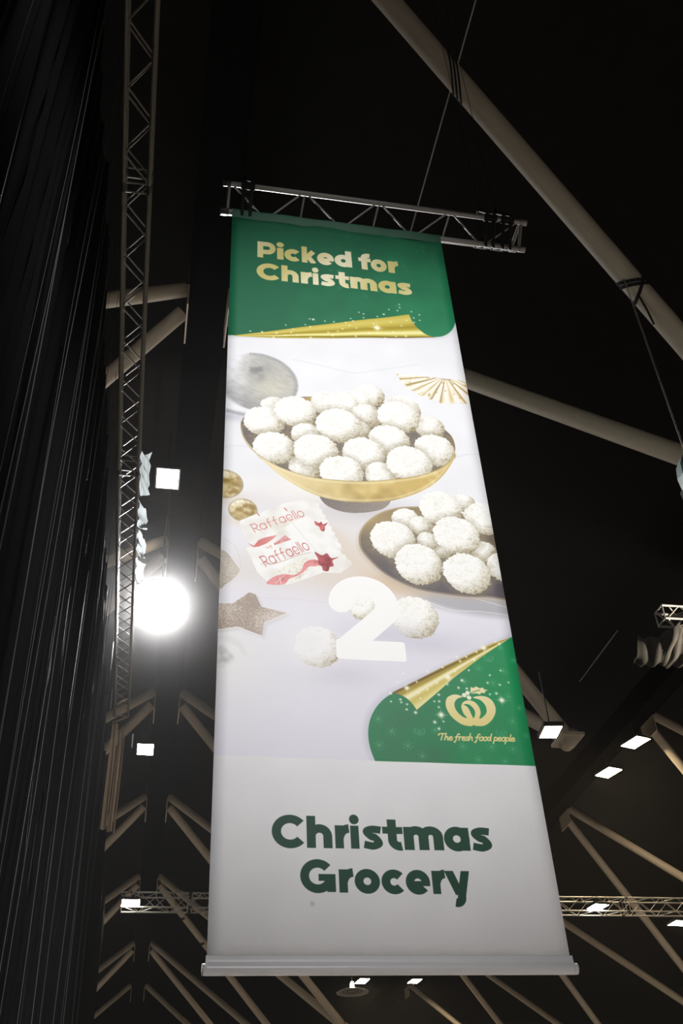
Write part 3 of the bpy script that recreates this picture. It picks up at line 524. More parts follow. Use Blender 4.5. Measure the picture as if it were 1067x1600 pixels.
    # hand-written slogan, stroke by stroke
    sl = {'T': (.9, [[(-.25, 1.25), (-.3, 1.5), (.1, 1.75), (.6, 1.75), (1.05, 1.7)], [(.45, 1.72), (.38, .9), (.3, 0)]]), 'h': (.75, [[(.12, 1.9), (.1, .9), (.02, 0)], [(.06, .55), (.3, .95), (.52, .85), (.52, .4), (.62, 0)]]),
          'e': (.68, [[(.08, .5), (.5, .62), (.5, .92), (.26, 1.0), (.06, .6), (.1, .12), (.4, .02), (.66, .3)]]), 'f': (.66, [[(.72, 1.6), (.52, 1.8), (.32, 1.4), (.25, .5), (.1, -.45), (-.12, -.4)], [(-.05, .85), (.6, 1.0)]]),
          'r': (.58, [[(.1, 1.0), (.1, .5), (.06, 0)], [(.1, .55), (.3, .95), (.55, .95)]]), 's': (.58, [[(.52, .95), (.26, 1.0), (.12, .72), (.42, .42), (.36, .06), (.02, .05)]]), 'o': (.72, [[(.36, 1.0), (.08, .7), (.12, .12), (.42, .02), (.64, .4), (.56, .88), (.34, 1.0), (.6, 1.02)]]),
          'd': (.74, [[(.55, .9), (.28, 1.0), (.05, .5), (.2, .04), (.5, .3), (.6, 1.0), (.66, 1.9)], [(.6, .9), (.6, .3), (.72, 0)]]), 'p': (.72, [[(.12, 1.0), (.1, .2), (.02, -.75)], [(.1, .7), (.38, 1.02), (.62, .7), (.5, .1), (.12, .1)]]), 'l': (.36, [[(.2, 1.85), (.14, .8), (.12, .15), (.3, .02)]]), ' ': (.42, [])}
    s0, s1 = np.array(F6(148, 596)[0]), np.array(F6(808, 612)[0]); txt = 'The fresh food people'; tot = sum(sl[c][0] for c in txt); k = (s1[0] - s0[0]) / tot; hh = abs(F6(400, 606)[0][1] - F6(400, 574)[0][1]); x = 0
    for c in txt:
        for P in sl[c][1]:
            Q = smooth([(s0[0] + (x + a + .18 * b_) * k, s0[1] + (s1[1] - s0[1]) * x / tot - b_ * hh) for a, b_ in P], 5, False); line(Q, 4.3, rgb(236, 218, 148), 1.6)
        x += sl[c][0]
    # plain panel with the aisle name
    yb = B(585, 1188.5)[1]; b = box(0, yb, PW, PH, 0); lay(b, np.clip(b[5] - yb, 0, 1), rgb(236, 236, 239) + tile(N40, *b[:4])[..., None] * .004)
    dg = lambda b: np.broadcast_to(rgb(29, 72, 55), b[4].shape + (3,))
    row(F7, [('C', 67, 212), ('h', 218, 327), ('r', 340, 400), ('i', 405, 444), ('s', 457, 548), ('t', 546, 635), ('m', 637, 805), ('a', 809, 918), ('s', 924, 1016)], .37, (218, 205), (1000, 219), 98, dg)
    row(F7, [('G', 190, 342), ('r', 357, 418), ('o', 424, 533), ('c', 540, 642), ('e', 645, 748), ('r', 759, 815), ('y', 815, 922)], .37, (260, 395), (870, 403), 99, dg)
    for x, y, r in ((316, 413, 5), (88, 580, 5)): blob(B(310 + x / 1.778, 1180 + y / 1.778), r * 1.3, r * 1.3, rgb(150, 152, 158), .5)
    np.clip(canvas, 0, 1, out=canvas)
# ================================================================ the hall shell
def slab(name, a, b, m): return tag(MB().box(a, b).build(name, m), kind='structure')
slab('floor', (-22, -14, -.2), (40, 84, 0), M_FLOOR); slab('ceiling', (-22, -14, 19), (40, 84, 19.2), M_CEIL)
slab('wall_left', (-22.2, -14, 0), (-22, 84, 19), M_WALL); slab('wall_right', (40, -14, 0), (40.2, 84, 19), M_WALL)
slab('wall_back', (-22, 84, 0), (40, 84.2, 19), M_WALL); slab('wall_front', (-22, -14.2, 0), (40, -14, 19), M_WALL)

# ================================================================ roof steel: two dark ridge girders with pale tubes splaying from them
YN = [4.43, 12.40, 20.25, 28.05, 36.0, 44.6, 54.6, 63.0]
VL = [(7.95, 8.23, 9.05), (7.95, 16.6, 10.0), (7.95, 24.2, 9.8), (7.95, 32.0, 9.8), (7.95, 40.2, 9.8), (7.95, 49.5, 9.8), (7.95, 58.8, 9.8)]
VR = [(23.85, 8.4, 9.4), (23.85, 16.4, 9.4), (23.85, 24.2, 9.4), (23.85, 32.0, 9.3), (23.85, 40.3, 9.3), (23.85, 49.8, 9.3), (23.85, 59.2, 9.3)]
ZR, RT = 16.65, .145
def ridge(name, xr, nodes, sides, label, hw, y0):
    t = thing(name, (xr, 36, ZR), label, 'roof truss', 'ridge trusses of the hall roof')
    MB().box((xr - hw, y0, ZR - .05), (xr + hw, 80, ZR + .75)).build('ridge_girder', M_BOX, t, label='black box girder along the ridge')
    for x in (xr - hw, xr + hw):
        MB().box((x - .012, y0, ZR - .075), (x + .012, 80, ZR - .03)).build('girder_lip', M_BOX, t)
    for k, y in enumerate(YN):
        for sg, vs in sides:
            x = xr + sg * hw
            MB().box((x - .014, y - .42, ZR - .62), (x + .014, y + .55, ZR + .55)).build('gusset_plate', M_GUSSET, t)
            for j, dz, dy in ((k - 1, .08, -.16), (k, -.16, .20)):
                if 0 <= j < len(vs):
                    v = Vector(vs[j]); 
                    if sg < 0: v.x = 2 * xr - v.x
                    a = Vector((x + sg * .09, y + dy, ZR + dz))
                    if xr < 1 and k == 0 and sg > 0: a = Vector((.12, 4.5, 16.6))
                    rod('strut', a, v, RT, M_TUBE, t, 20)
    for sg, vs in sides:
        for v in vs:
            v = Vector(v); v.x = v.x if sg > 0 else 2 * xr - v.x
            MB().tube([v + Vector((0, -0.2, 0)), v + Vector((0, .2, 0))], .15, 16).build('node_sleeve', M_TUBE, t, True)
            MB().box((v.x - .26, v.y - .30, v.z - .03), (v.x + .20, v.y + .30, v.z + .03)).build('node_plate', M_TUBE, t)
    return t
ridge('roof_truss', .45, VL, ((1, VL), (-1, VL)), 'pale steel tubes splaying both ways from the black ridge girder over the banner', .37, 2.2)
ridge('roof_truss', 16.1, VR, ((1, VR),), 'pale steel tubes splaying right from the far ridge girder behind the warm lamps', .30, 18.6)

# straps wound round the roof tubes
def on(a, b, t): return Vector(a).lerp(Vector(b), t)
def strap(a, b, t, turns, gap, w, lean, label, r=RT, name='sling_strap', drop=None, cross=False):
    a, b = Vector(a), Vector(b); d = (b - a).normalized(); L = (b - a).length; c0 = a + d * (t * L)
    root = thing(name, c0, label, 'strap', 'black straps wound round the roof tubes')
    u = d.orthogonal().normalized(); v = d.cross(u); upw = Vector((-.08, -.62, .78)); ph = math.atan2(upw.dot(v), upw.dot(u))     # the tilt runs across the underside
    for k in range(turns):
        c = c0 + d * ((k - (turns - 1) / 2) * gap); rows = []
        for q in (-.5, .5):
            rows.append([c + d * (q * w + (lean if k < 2 or not cross else -lean) * math.cos(2 * math.pi * i / 24 - ph)) + (u * math.cos(2 * math.pi * i / 24) + v * math.sin(2 * math.pi * i / 24)) * (r + .012) for i in range(25)])
        MB().grid(rows).build('webbing_loop', M_STRAP, root)
    if drop: MB().tube([c0 + Vector((0, 0, -r)), c0 + Vector((.06, .02, -r - .25)), c0 + Vector((.1, .04, -r - drop))], .014, 6).build('webbing_tail', M_STRAP, root)
    return root
def spoint(k, j, sg=1): return (Vector((.12, 4.5, 16.6)) if k == 0 else Vector((.45 + sg * .39, YN[k] + (.20 if j == k else -.16), ZR + (-.16 if j == k else .08))), Vector(VL[j]) if sg > 0 else Vector((.9 - VL[j][0], *VL[j][1:])))
A, Bv = spoint(0, 0)
strap(A, Bv, .385, 3, .075, .040, -.24, 'three black webbing turns round the nearest roof tube above the hanging banner truss')
strap(A, Bv, .688, 3, .06, .05, .10, 'crossed black sling round the nearest roof tube at the upper right', drop=.5, cross=True)
strap(A, Bv, .252, 1, .1, .13, .03, 'black band round the nearest roof tube at the top edge')
a, b = spoint(5, 5); strap(a, b, .17, 1, .1, .10, .05, 'black band high on the tube at the lower left'); strap(a, b, .30, 1, .1, .10, .05, 'black band midway down the tube at the lower left')
a, b = spoint(1, 1, -1); strap(a, b, .40, 2, .22, .10, .08, 'pair of black bands on the tube beside the vertical line of the long box truss')
a, b = spoint(1, 0, -1); strap(a, b, .26, 1, .2, .32, .05, 'wide black wrap on the tube left of the ridge girder')

# wires running along the roof
def wire(name, a, b, r, m, label): 
    o = rod(name, a, b, r, m, None, 8); return tag(o, label, 'cable', 'thin cables running along the roof')
wire('roof_cable', (3.73, 3.0, 16.0), (3.73, 40, 16.0), .012, M_CABLE, 'pale thin cable slanting down behind the top of the banner')
wire('roof_cable', (12.55, 21.8, 16.0), (12.55, 24.7, 16.0), .014, M_CABLE, 'short pale cable in the dark at the right, above the warm lamps')

# ================================================================ aluminium trusses
def zigzag(p, q, bay, off, t, m, r, first=True, name='brace'):
    """a row of diagonals between two chords given as functions of the distance along"""
    L, s, k = off[1], off[0], 0
    while s + bay <= L + 1e-6:
        a, b = (p(s), q(s + bay)) if (k % 2 == 0) == first else (q(s), p(s + bay)); rod(name, a, b, r, m, t, 6); s += bay; k += 1
def box_truss(name, o, axis, L, w, h, bay, m, label, rc, rb, couplers=(), ends=True, up=True):
    """o = lower left near corner, axis 'X' or 'Y', w across, h up"""
    o = Vector(o); e = Vector((1, 0, 0)) if axis == 'X' else Vector((0, 1, 0)); c = Vector((0, 1, 0)) if axis == 'X' else Vector((1, 0, 0)); z = Vector((0, 0, 1))
    t = thing(name, o, label, 'truss'); ch = [(lambda s, i=i, j=j: o + e * s + c * (w * i) + z * (h * j)) for i in (0, 1) for j in (0, 1)]
    for f in ch: rod('chord', f(0), f(L), rc, m, t, 10)
    zigzag(ch[0], ch[2], bay, (.05, L), t, m, rb); zigzag(ch[1], ch[3], bay, (.05 + bay * .28, L), t, m, rb, True)
    zigzag(ch[0], ch[1], bay, (.05, L), t, m, rb); zigzag(ch[2], ch[3], bay, (.05, L), t, m, rb, False)
    for s in ([0, L] if ends else []):
        for i, j in ((0, 1), (1, 3), (3, 2), (2, 0)): rod('end_bar', ch[i](s), ch[j](s), rb * 1.3, m, t, 6)
    for s in couplers:
        for d in (-.06, .06):
            for i, j in ((0, 1), (1, 3), (3, 2), (2, 0)): rod('end_bar', ch[i](s + d), ch[j](s + d), rb * 1.2, m, t, 6)
        for f in ch: rod('coupler', f(s - .055), f(s + .055), rc * 1.25, M_DARKMETAL, t, 10)
    return t, ch
box_truss('drape_truss', (-.765, 3.4, 11.65), 'Y', 16.2, .285, .29, .36, M_ALU_DIM, 'long aluminium box truss over the top of the black drape', .0245, .0105, (3.35, 8.3), True)
box_truss('lighting_truss', (-.44, 30.55, 9.50 + 1.62), 'X', 26.0, .47, .42, .46, M_ALU_D, 'far aluminium box truss crossing behind the banner with small lamps on it', .026, .012, (2.0, 15.9, 20.5), True)
box_truss('stage_truss', (9.47, 14.62, 11.62), 'X', 4.0, .30, .29, .30, M_ALU, 'short bright-lit aluminium truss end above grey cloth at the right edge', .025, .012)

# the triangular truss that carries the banner, point down
t = thing('banner_truss', (1.76, 5.517, 9.66), 'triangular aluminium truss carrying the top of the printed banner', 'truss')
X0, X1, YB, ZB, YF, YK, ZT = .305, 3.215, 5.530, 9.655, 5.372, 5.690, 9.868
F = lambda x: Vector((x, YF, ZT)); K = lambda x: Vector((x, YK, ZT)); Lw = lambda x: Vector((x, YB, ZB))
for f in (F, K, Lw): rod('chord', f(X0), f(X1), .0255, M_ALU, t, 14)
bot = [.36, .70, 1.415, 2.105, 2.805]; top = [1.045, 1.76, 2.465, 3.17]
rod('brace', F(.36), Lw(.66), .0085, M_ALU, t)
for i, x in enumerate(top):
    rod('brace', Lw(bot[i + 1] + .03), F(x - .02), .0085, M_ALU, t); rod('brace', F(x), K(x), .0085, M_ALU, t); rod('brace', K(x), Lw(bot[i + 1] + .04), .0085, M_ALU, t)
    if i < 3: rod('brace', F(x + .02), Lw(bot[i + 2] - .03), .0085, M_ALU, t); rod('brace', K(x), Lw(bot[i + 2] - .04), .0085, M_ALU, t)
for x in (X0 + .03, X1 - .03):
    for a, b in ((F, K), (K, Lw), (Lw, F)): rod('end_bar', a(x), b(x), .016, M_ALU, t)
for x in (X0 + .01, X1 - .01):
    for f in (F, K, Lw): rod('end_fork', f(x - .035), f(x + .035), .031, M_DARKMETAL if x < 1 else M_ALU, t, 12)
def sling(x, label):
    root = thing('truss_sling', (x, YB, ZT + .3), label, 'sling', 'black slings holding the banner truss')
    for d in (-.03, .045):
        for P, nm in (([F(x + d) + Vector((0, -.04, .02)), Lw(x + d) + Vector((0, -.02, -.045)), K(x + d) + Vector((0, .04, .02)), Vector((x + d * .3, YB, ZT + .34)), F(x + d) + Vector((0, -.04, .02))], 'webbing_loop'),):
            MB().tube(P, .017, 6).build(nm, M_STRAP, root)
    for f in (F, K): MB().tube([f(x - .055), f(x + .075)], .036, 10).build('padding', M_STRAP, root)
    MB().tube([Vector((x, YB, ZT + .33)), Vector((x, YB, 19.0))], .003, 6).build('steel_cable', M_STRAP, root)
    MB().lathe([(0, 0), (.03, .01), (.035, .05), (.02, .09), (0, .1)], Matrix.Translation((x, YB, ZT + .29)), 10).build('shackle', M_DARKMETAL, root, True)
sling(.50, 'black sling holding the left end of the banner truss'); sling(2.86, 'black sling nearer the banner at the right end of the banner truss'); sling(3.03, 'black sling nearest the right tip of the banner truss')

# ================================================================ the banner
paint()
img = bpy.data.images.new('banner_print', PW, PH); buf = np.ones((PH, PW, 4), np.float32); buf[..., :3] = canvas[::-1]
img.pixels.foreach_set(buf.ravel()); img.update(); img.pack()
def print_mat(name, image):
    m = mat(name, (.8, .8, .8), .55, 0, spec=.25); nt = m.node_tree; b = nt.nodes['Principled BSDF']
    it = nt.nodes.new('ShaderNodeTexImage'); it.image = image; it.extension = 'EXTEND'
    hsv = nt.nodes.new('ShaderNodeMix'); hsv.data_type = 'RGBA'; hsv.blend_type = 'MULTIPLY'; hsv.inputs[0].default_value = 1; hsv.inputs[7].default_value = (.86, .86, .86, 1)
    nt.links.new(it.outputs[0], hsv.inputs[6]); nt.links.new(hsv.outputs[2], b.inputs['Base Color'])
    tc = nt.nodes.new('ShaderNodeTexCoord'); nz = nt.nodes.new('ShaderNodeTexNoise'); nz.inputs['Scale'].default_value = 900; bp = nt.nodes.new('ShaderNodeBump'); bp.inputs['Strength'].default_value = .15; bp.inputs['Distance'].default_value = .001
    nt.links.new(tc.outputs['Object'], nz.inputs[0]); nt.links.new(nz.outputs[0], bp.inputs['Height']); nt.links.new(bp.outputs[0], b.inputs['Normal']); return m
M_PRINT = print_mat('printed_banner_cloth', img)
M_WHITE = mat('white_banner_cloth', (.70, .70, .71), .6, 0, .05, 300., .1)
M_GREENHEM = mat('green_banner_cloth', (.018, .115, .065), .6, 0, .1, 200., .1)
M_BAR = mat('white_bottom_rail', (.66, .66, .68), .35, 0, .04, 30.)
ban = thing('hanging_banner', (1.38, BAN_Y, 3.0), 'tall printed banner with green top, truffle bowls and an aisle name, hanging from the truss', 'banner')
ZS = 9.585                                          # top of the flat print, below the sleeve
nx, nz_ = 24, 80; rows, uv = [], []
for j in range(nz_ + 1):
    z = BAN_ZB + .065 + (ZS - BAN_ZB - .065) * j / nz_; row = []
    for i in range(nx + 1):
        u = i / nx; x = BAN_X0 + BAN_W * u
        y = BAN_Y + (.0030 * math.sin(u * 9 + z * .7) + .0018 * math.sin(u * 23 + z * 1.9 + 1)) * min(1, (z - BAN_ZB - .065) / .5)
        row.append((x, y, z)); uv.append((u, (z - BAN_ZB) / (BAN_ZT - BAN_ZB)))
    rows.append(row)
g = MB().grid(rows); cloth = g.build('printed_cloth', M_PRINT, ban, True)
ul = cloth.data.uv_layers.new(name='UVMap'); ul.data.foreach_set('uv', np.array([uv[l.vertex_index] for l in cloth.data.loops], np.float32).ravel())
sol = cloth.modifiers.new('thickness', 'SOLIDIFY'); sol.thickness = .0012; sol.offset = 1
# sleeve round the lower chord
prof = [(BAN_Y - .001, ZS - .02), (BAN_Y - .008, ZS + .012)] + [(YB + .034 * math.cos(a), ZB + .034 * math.sin(a)) for a in np.radians(np.linspace(205, -25, 14))] + [(BAN_Y + .022, ZS + .005), (BAN_Y + .006, ZS - .03)]
MB().grid([[(BAN_X0 + BAN_W * u, y + .002 * math.sin(u * 20), z + .003 * math.sin(u * 31 + y * 40)) for y, z in prof] for u in np.linspace(0, 1, 30)]).build('top_sleeve', M_GREENHEM, ban, True, 'dark green sleeve round the truss chord')
# bottom pocket with its rail
prof = [(BAN_Y - .0015, BAN_ZB + .090), (BAN_Y - .004, BAN_ZB + .088), (BAN_Y - .007, BAN_ZB + .060)] + [(BAN_Y + .026 * math.cos(a), BAN_ZB + .020 + .030 * math.sin(a)) for a in np.radians(np.linspace(120, 400, 18))] + [(BAN_Y + .004, BAN_ZB + .066)]
rail = MB().grid([[(BAN_X0 - .006 + (BAN_W + .020) * u, y, z) for y, z in prof] for u in np.linspace(0, 1, 24)]).build('bottom_pocket', M_BAR, ban, True, 'white pocket round the bottom rail')
for x, s in ((BAN_X0 - .012, -1), (BAN_X0 + BAN_W + .018, 1)):
    MB().tube([(x - .012, BAN_Y, BAN_ZB + .02), (x + .012, BAN_Y, BAN_ZB + .02)], .029, 18).build('end_cap', M_BAR, rail, True)

# ================================================================ the black drape on the left
dr = thing('stage_drape', (-.95, 14, 0), 'tall black pleated drape filling the left side from the truss to the floor', 'drape')
XD, ZD = -.98, 11.62
folds, y = [], -1.6
while y < 30.4:
    folds.append((y, R.uniform(.06, .13), R.uniform(-.05, .05), R.uniform(.02, .05))); y += R.choice((.10, .14, .2, .3, .42)) * (1 + max(0, y) * .035)
rows_z = np.concatenate([np.linspace(ZD, ZD - .5, 4), np.linspace(ZD - 1.1, .02, 15)])
def drape_x(yy, z, near):
    x = XD + .03 * math.sin(yy * 1.7 + z * .15)
    for fy, am, lean, wd in near:
        c = fy + lean * (ZD - z) / ZD * 3 + .02 * math.sin(z * .8 + fy * 5); q = (yy - c) / wd
        x += am * (.45 + .55 * min(1, (ZD - z) / 1.5)) * math.exp(-q * q)
    return x
edges = list(range(0, len(folds), 9)) + [len(folds) - 1]
for a, b in zip(edges[:-1], edges[1:]):
    ya, yb = folds[a][0] - .02, folds[b][0] + .02; ys = set(np.arange(ya, yb, .12))
    for fy, am, lean, wd in folds[a:b + 1]: ys |= {fy + wd * q for q in (-2.2, -1.5, -1.1, -.75, -.45, -.2, 0, .2, .45, .75, 1.1, 1.5, 2.2)}
    ys = sorted(q for q in ys if ya <= q <= yb); near = folds[max(0, a - 3):b + 4]
    MB().grid([[(drape_x(q, z, near), q + 0 * z, z) for q in ys] for z in rows_z]).build('drape_panel', M_DRAPE, dr, True)
# pale strands added for the light caught on fold edges: (distance, fullness)
for k, (yc, dy) in enumerate(((2.36, .02), (3.72, .28), (3.98, .06), (4.05, .10), (5.05, .14), (5.20, .06), (5.75, .2), (5.86, .16), (6.15, .1), (6.9, .05), (7.30, -.15), (8.2, .1), (9.5, .15), (10.6, .1), (12.4, .2), (13.6, .3), (14.0, .25), (16.4, .2), (18.2, .3))):
    rad = (.0024 + .00022 * yc) * R.uniform(.45, 1.1); P = [(-.80 + .012 * math.sin(z * .9 + k), yc + dy * (1 - z / ZD) + .03 * math.sin(z * .55 + k * 1.7), z) for z in np.linspace(ZD - .1, .6, 14)]
    MB().tube(P, rad, 5).build('lit_fold_strand', M_FOLD_LIT, dr, True, 'pale strand standing in for light along a fold')

# gathered lighter drape at the far end of the drape truss
tn = thing('gathered_curtain', (-.62, 19.85, 9.25), 'tan gathered curtain hanging from the far end of the long drape truss', 'curtain')
for k, (xa, xb, m) in enumerate(((-.80, -.66, 0), (-.66, -.55, 1), (-.55, -.50, 2))):
    rows = []
    for z in np.linspace(11.55 - .1 * k, 9.25, 14):
        s = (11.6 - z) / 3.2; rows.append([(xa + (xb - xa) * u - .07 * s * s, 19.75 + .10 * k + .035 * math.sin(u * 9 + k * 2 + z) , z) for u in np.linspace(0.04, .94, 9)])
    MB().grid(rows).build('curtain_fold', M_TAN, tn, True)
for k in range(4):
    z = 11.62 + .10 * k; MB().tube([(-.80 + .02 * k, 19.72 - .08 * k, z - .08), (-.62, 19.70 - .08 * k, z), (-.47, 19.74 - .08 * k, z + .10)], .018 + .006 * (k == 3), 8).build('rolled_tie', M_TAN, tn, True)

# torn white plastic on the drape truss
pl = thing('plastic_sheet', (-.44, 12.6, 11.45), 'torn white plastic scraps snagged on the right side of the long drape truss', 'plastic sheet')
for y0, y1, w in ((11.2, 12.2, .05), (12.35, 13.0, .17), (13.05, 13.75, .20), (13.85, 14.5, .13), (14.6, 15.2, .07)):
    rows = []
    for i, yy in enumerate(np.linspace(y0, y1, 8)):
        u = i / 7; ww = w * (.35 + .65 * math.sin(math.pi * min(1, u * .8 + .2))); rows.append([(-.445 + .13 * q - .02 * math.sin(yy * 19 + q * 5), yy + .05 * math.sin(q * 4), 11.67 - 1.7 * ww * q + .02 * math.sin(yy * 23 + q * 7)) for q in np.linspace(0, 1.1, 5)])
    MB().grid(rows).build('plastic_scrap', M_PLASTIC, pl, True)
tg = MB().box((-.35, 19.4, 10.85), (-.33, 19.42, 11.15)).build('hanging_tag', M_PLASTIC); tag(tg, 'thin white strip hanging below the square lamp left of the banner', 'tag')

# ================================================================ lamps
def panel_lamp(loc, w, d, yaw, m, label, tilt=0., hang=19.0, group='LED panel lamps under the roof', name='panel_lamp'):
    loc = Vector(loc); t = thing(name, loc, label, 'lamp', group); M = Matrix.Translation(loc) @ Euler((tilt, 0, yaw)).to_matrix().to_4x4()
    MB().box((-w / 2, -d / 2, -.006), (w / 2, d / 2, 0), M).build('diffuser', m, t, label='glowing LED panel')
    b = MB(); q = .03
    b.box((-w / 2 - q, -d / 2 - q, -.004), (w / 2 + q, -d / 2, .07), M); b.box((-w / 2 - q, d / 2, -.004), (w / 2 + q, d / 2 + q, .07), M); b.box((-w / 2 - q, -d / 2, -.004), (-w / 2, d / 2, .07), M); b.box((w / 2, -d / 2, -.004), (w / 2 + q, d / 2, .07), M)
    b.box((-w / 2, -d / 2, .004), (w / 2, d / 2, .07), M); b.build('housing', M_DARKMETAL, t)
    f = MB()
    for k in range(7): x = -w * .42 + w * .84 * k / 6; f.box((x - .006, -d * .4, .07), (x + .006, d * .4, .12), M)
    f.build('heat_sink', M_DARKMETAL, t)
    top = M @ Vector((0, 0, .12))
    if hang: rod('hanger', top, (top.x, top.y, hang), .012, M_DARKMETAL, t, 6)
    return t
panel_lamp((-.04, 15.94, 15.2), .43, .60, 0, M_COOL, 'square white lamp beside the banner above the glaring floodlight', hang=16.6)
panel_lamp((-.097, 28.68, 15.2), .47, .74, 0, M_COOL, 'smaller white lamp beside the banner below the glaring floodlight', hang=16.6)
panel_lamp((-.167, 30.40, 11.2), .50, .54, 0, M_NEUT, 'flat white lamp at the left end of the far lighting truss', hang=11.55)
panel_lamp((14.361, 30.40, 11.2), .50, .50, .18, M_NEUT, 'white lamp on the far lighting truss just right of the banner', hang=11.55)
panel_lamp((17.55, 31.35, 11.0), .54, .50, .12, M_NEUT, 'white lamp cut by the right edge of the frame under the far truss', hang=11.2)
panel_lamp((6.62, 14.45, 9.05), .29, .42, -.12, M_WARM, 'warm lamp under the tube joint right beside the banner', hang=10.2)
panel_lamp((15.80, 28.13, 15.8), .56, .78, .30, M_WARM, 'upper of the two warm lamps under the far ridge girder at the right', hang=16.6)
panel_lamp((15.82, 30.49, 15.8), .56, .74, .30, M_WARM, 'lower of the two warm lamps under the far ridge girder at the right', hang=16.6)
panel_lamp((12.65, 58.24, 15.8), .55, 1.0, .1, M_WARM, 'left one of two small warm lamps just below the banner rail', hang=19.0)
panel_lamp((15.67, 58.29, 15.8), .55, .9, .1, M_WARM, 'right one of two small warm lamps just below the banner rail', hang=19.0)
# the floodlight that shines straight at us
loc = Vector((0, 18.54, 13.8)); fl = thing('floodlight', loc, 'glaring white round floodlight shining at the viewer left of the banner', 'floodlight')
M = Matrix.Translation(loc) @ (Vector((0, 0, 1.65)) - loc).to_track_quat('Z', 'Y').to_matrix().to_4x4()
MB().lathe([(0, .02), (.26, .018), (.52, 0)], M, 32).build('lens', M_BURST, fl, True, 'blazing lens')  # disc made wider to stand in for bloom round the lamp
MB().lathe([(.52, -.01), (.54, .05), (.56, .05), (.56, -.05), (.44, -.24), (.18, -.36), (0, -.36)], M, 32).build('housing', M_DARKMETAL, fl, True)
MB().tube([M @ Vector((-.57, 0, -.06)), M @ Vector((-.57, .25, -.2)), loc + Vector((-.25, 0, .62)), loc + Vector((0, 0, .75)), loc + Vector((.25, 0, .62)), M @ Vector((.57, .25, -.2)), M @ Vector((.57, 0, -.06))], .018, 6).build('yoke', M_DARKMETAL, fl)
light('floodlight_beam', 'SPOT', M @ Vector((0, 0, .10)), (0, 0, 1.65), 52000, (1.0, .98, .98), spot_size=math.radians(58), spot_blend=1.0, shadow_soft_size=.3)
rod('hanger', loc + Vector((0, 0, .75)), (loc.x, loc.y, 16.6), .02, M_DARKMETAL, fl)
# round dish lamp below the banner
loc = Vector((6.13, 29.6, 8.55)); dl = thing('dish_lamp', loc, 'round dark dish-shaped pendant lamp below the banner rail', 'lamp'); Mt = Matrix.Translation(loc)
MB().lathe([(0, .12), (.12, .11), (.40, .03), (.46, 0), (.45, -.015), (.38, .0), (.10, .04), (0, .05)], Mt, 32).build('dish', M_ALU_D, dl, True)
for k in range(3): MB().lathe([(.14 + .1 * k, .02 - .005 * k), (.16 + .1 * k, .012 - .005 * k), (.18 + .1 * k, .02 - .005 * k)], Mt, 28).build('dish_ring', M_DARKMETAL, dl, True)
MB().lathe([(0, .11), (.05, .11), (.055, .2), (.035, .27), (0, .28)], Mt, 16).build('highlight_stub', M_WARM, dl, True, 'glowing stub added for a warm highlight above the dish')  # added glowing part, stands in for a warm highlight above the dish
rod('hanger', loc + Vector((0, 0, .27)), loc + Vector((0, 0, 10.45)), .01, M_DARKMETAL, dl)

# ================================================================ right edge: covered fixture on its chain, cloth under the stage truss
A, Bv = spoint(0, 0); d = (Bv - A)
top = A + d * .664 + Vector((0, 0, -RT)); base = Vector((top.x, top.y, top.z - 3.25))
ch = thing('covered_fixture', base, 'cloudy plastic-covered fixture hanging on a thin chain at the right edge', 'light fixture')
c = MB(); n = 56
for k in range(n):
    z0 = top.z - 3.0 * k / n; z1 = z0 - 3.0 / n * 1.25; q = .009 if k % 2 else 0
    c.tube([(top.x - .009 + q * .5, top.y - q, z0), (top.x - .011, top.y, (z0 + z1) / 2), (top.x - .009 + q * .5, top.y - q, z1), (top.x + .009, top.y + q, z1), (top.x + .011, top.y, (z0 + z1) / 2), (top.x + .009, top.y + q, z0)], .003, 4)
tag(c.build('chain', M_CABLE, ch), kind='stuff')
MB().lathe([(0, .30), (.05, .29), (.10, .22), (.15, .12), (.17, -.02), (.16, -.16), (.19, -.20), (.12, -.19), (0, -.14)], Matrix.Translation(base), 9).build('plastic_cover', M_TEAL, ch, False)
MB().lathe([(0, .2), (.08, .18), (.09, -.1), (0, -.12)], Matrix.Translation(base), 14).build('lamp_body', M_DARKMETAL, ch, True)
cl = thing('canopy_cloth', (10.0, 15.0, 11.0), 'crumpled grey cloth canopy below the short bright truss at the right edge', 'cloth')
M_CANOPY = mat('grey_canopy_cloth', (.05, .046, .04), .9, 0, .5, 3., .3, col2=(.004, .004, .004), stretch=(4, 1, 1))
for k in range(3):
    rows = []
    for v in np.linspace(0, 1, 14):
        xa, xb = 8.97 + .62 * k + .10 * v, 9.60 + .62 * k + .10 * v
        rows.append([(xa + (xb - xa) * u, 15.32 + .06 * math.sin(u * 5 + k) - v * (.25 + .55 * min(1, (u + k) * .9)), 11.0 + .45 * v * v + .035 * math.sin(u * 19 + k * 2 + v * 2) + .03 * math.sin(v * 9 + u * 4) - .05 * math.sin(u * math.pi)) for u in np.linspace(0, 1, 16)])
    MB().grid(rows).build('cloth_swag', M_CANOPY, cl, True)

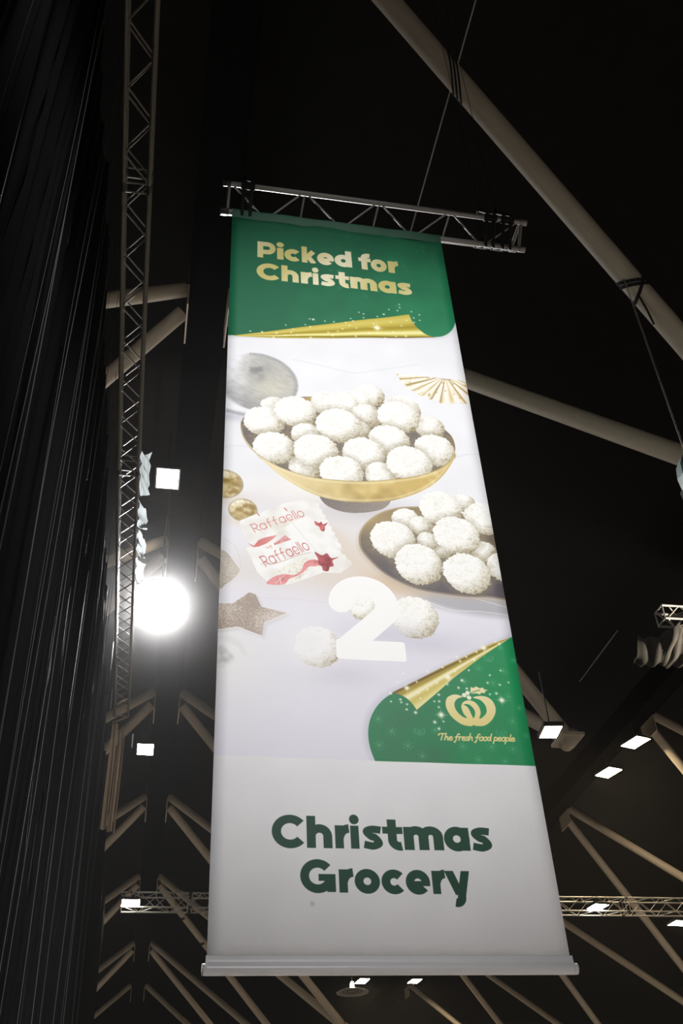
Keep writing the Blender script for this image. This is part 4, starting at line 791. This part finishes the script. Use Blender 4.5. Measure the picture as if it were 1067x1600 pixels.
# ================================================================ thin haze added for glow round the lamps and lifted blacks
hz = MB().box((-9.0, 7.0, .3), (39.0, 62.0, 18.6)).build('haze', None)
m = bpy.data.materials.new('added_glow_haze'); m.use_nodes = True; nt = m.node_tree; nt.nodes.clear(); o = nt.nodes.new('ShaderNodeOutputMaterial'); v = nt.nodes.new('ShaderNodeVolumeScatter')
v.inputs['Density'].default_value = .0008; v.inputs['Anisotropy'].default_value = 0.; nt.links.new(v.outputs[0], o.inputs['Volume']); hz.data.materials.append(m)
tag(hz, 'thin haze added behind the banner to glow round the lamps and lift the blacks', 'haze', kind='stuff')
# denser ball of it, added to stand in for bloom round the floodlight
loc = Vector((0, 18.54, 13.8)); hb = MB()
n = 20; hb.v = [tuple(loc + 4.6 * Vector((math.sin(math.pi * i / 12) * math.cos(2 * math.pi * k / n), math.sin(math.pi * i / 12) * math.sin(2 * math.pi * k / n), math.cos(math.pi * i / 12)))) for i in range(1, 12) for k in range(n)] + [tuple(loc + Vector((0, 0, 4.6))), tuple(loc - Vector((0, 0, 4.6)))]
hb.f = [(i * n + k, (i + 1) * n + k, (i + 1) * n + (k + 1) % n, i * n + (k + 1) % n) for i in range(10) for k in range(n)] + [(11 * n, k, (k + 1) % n) for k in range(n)] + [(11 * n + 1, 10 * n + (k + 1) % n, 10 * n + k) for k in range(n)]
hb = hb.build('haze', None); m = bpy.data.materials.new('lamp_bloom_haze'); m.use_nodes = True; nt = m.node_tree; nt.nodes.clear()
N = nt.nodes.new; o = N('ShaderNodeOutputMaterial'); v = N('ShaderNodeVolumeScatter'); g = N('ShaderNodeNewGeometry'); s = N('ShaderNodeVectorMath'); s.operation = 'DISTANCE'; s.inputs[1].default_value = loc
def mth(op, a, b_): q = N('ShaderNodeMath'); q.operation = op; nt.links.new(a, q.inputs[0]); q.inputs[1].default_value = b_; return q.outputs[0]
nt.links.new(g.outputs['Position'], s.inputs[0]); q = mth('MAXIMUM', s.outputs['Value'], .35); q = mth('POWER', q, -1.6); q = mth('SUBTRACT', q, .088); q = mth('MULTIPLY', q, .044); q = mth('MAXIMUM', q, 0.)
nt.links.new(q, v.inputs['Density']); nt.links.new(v.outputs[0], o.inputs['Volume']); hb.data.materials.append(m)
tag(hb, 'added ball of haze standing in for bloom round the glaring floodlight left of the banner', 'haze', kind='stuff')
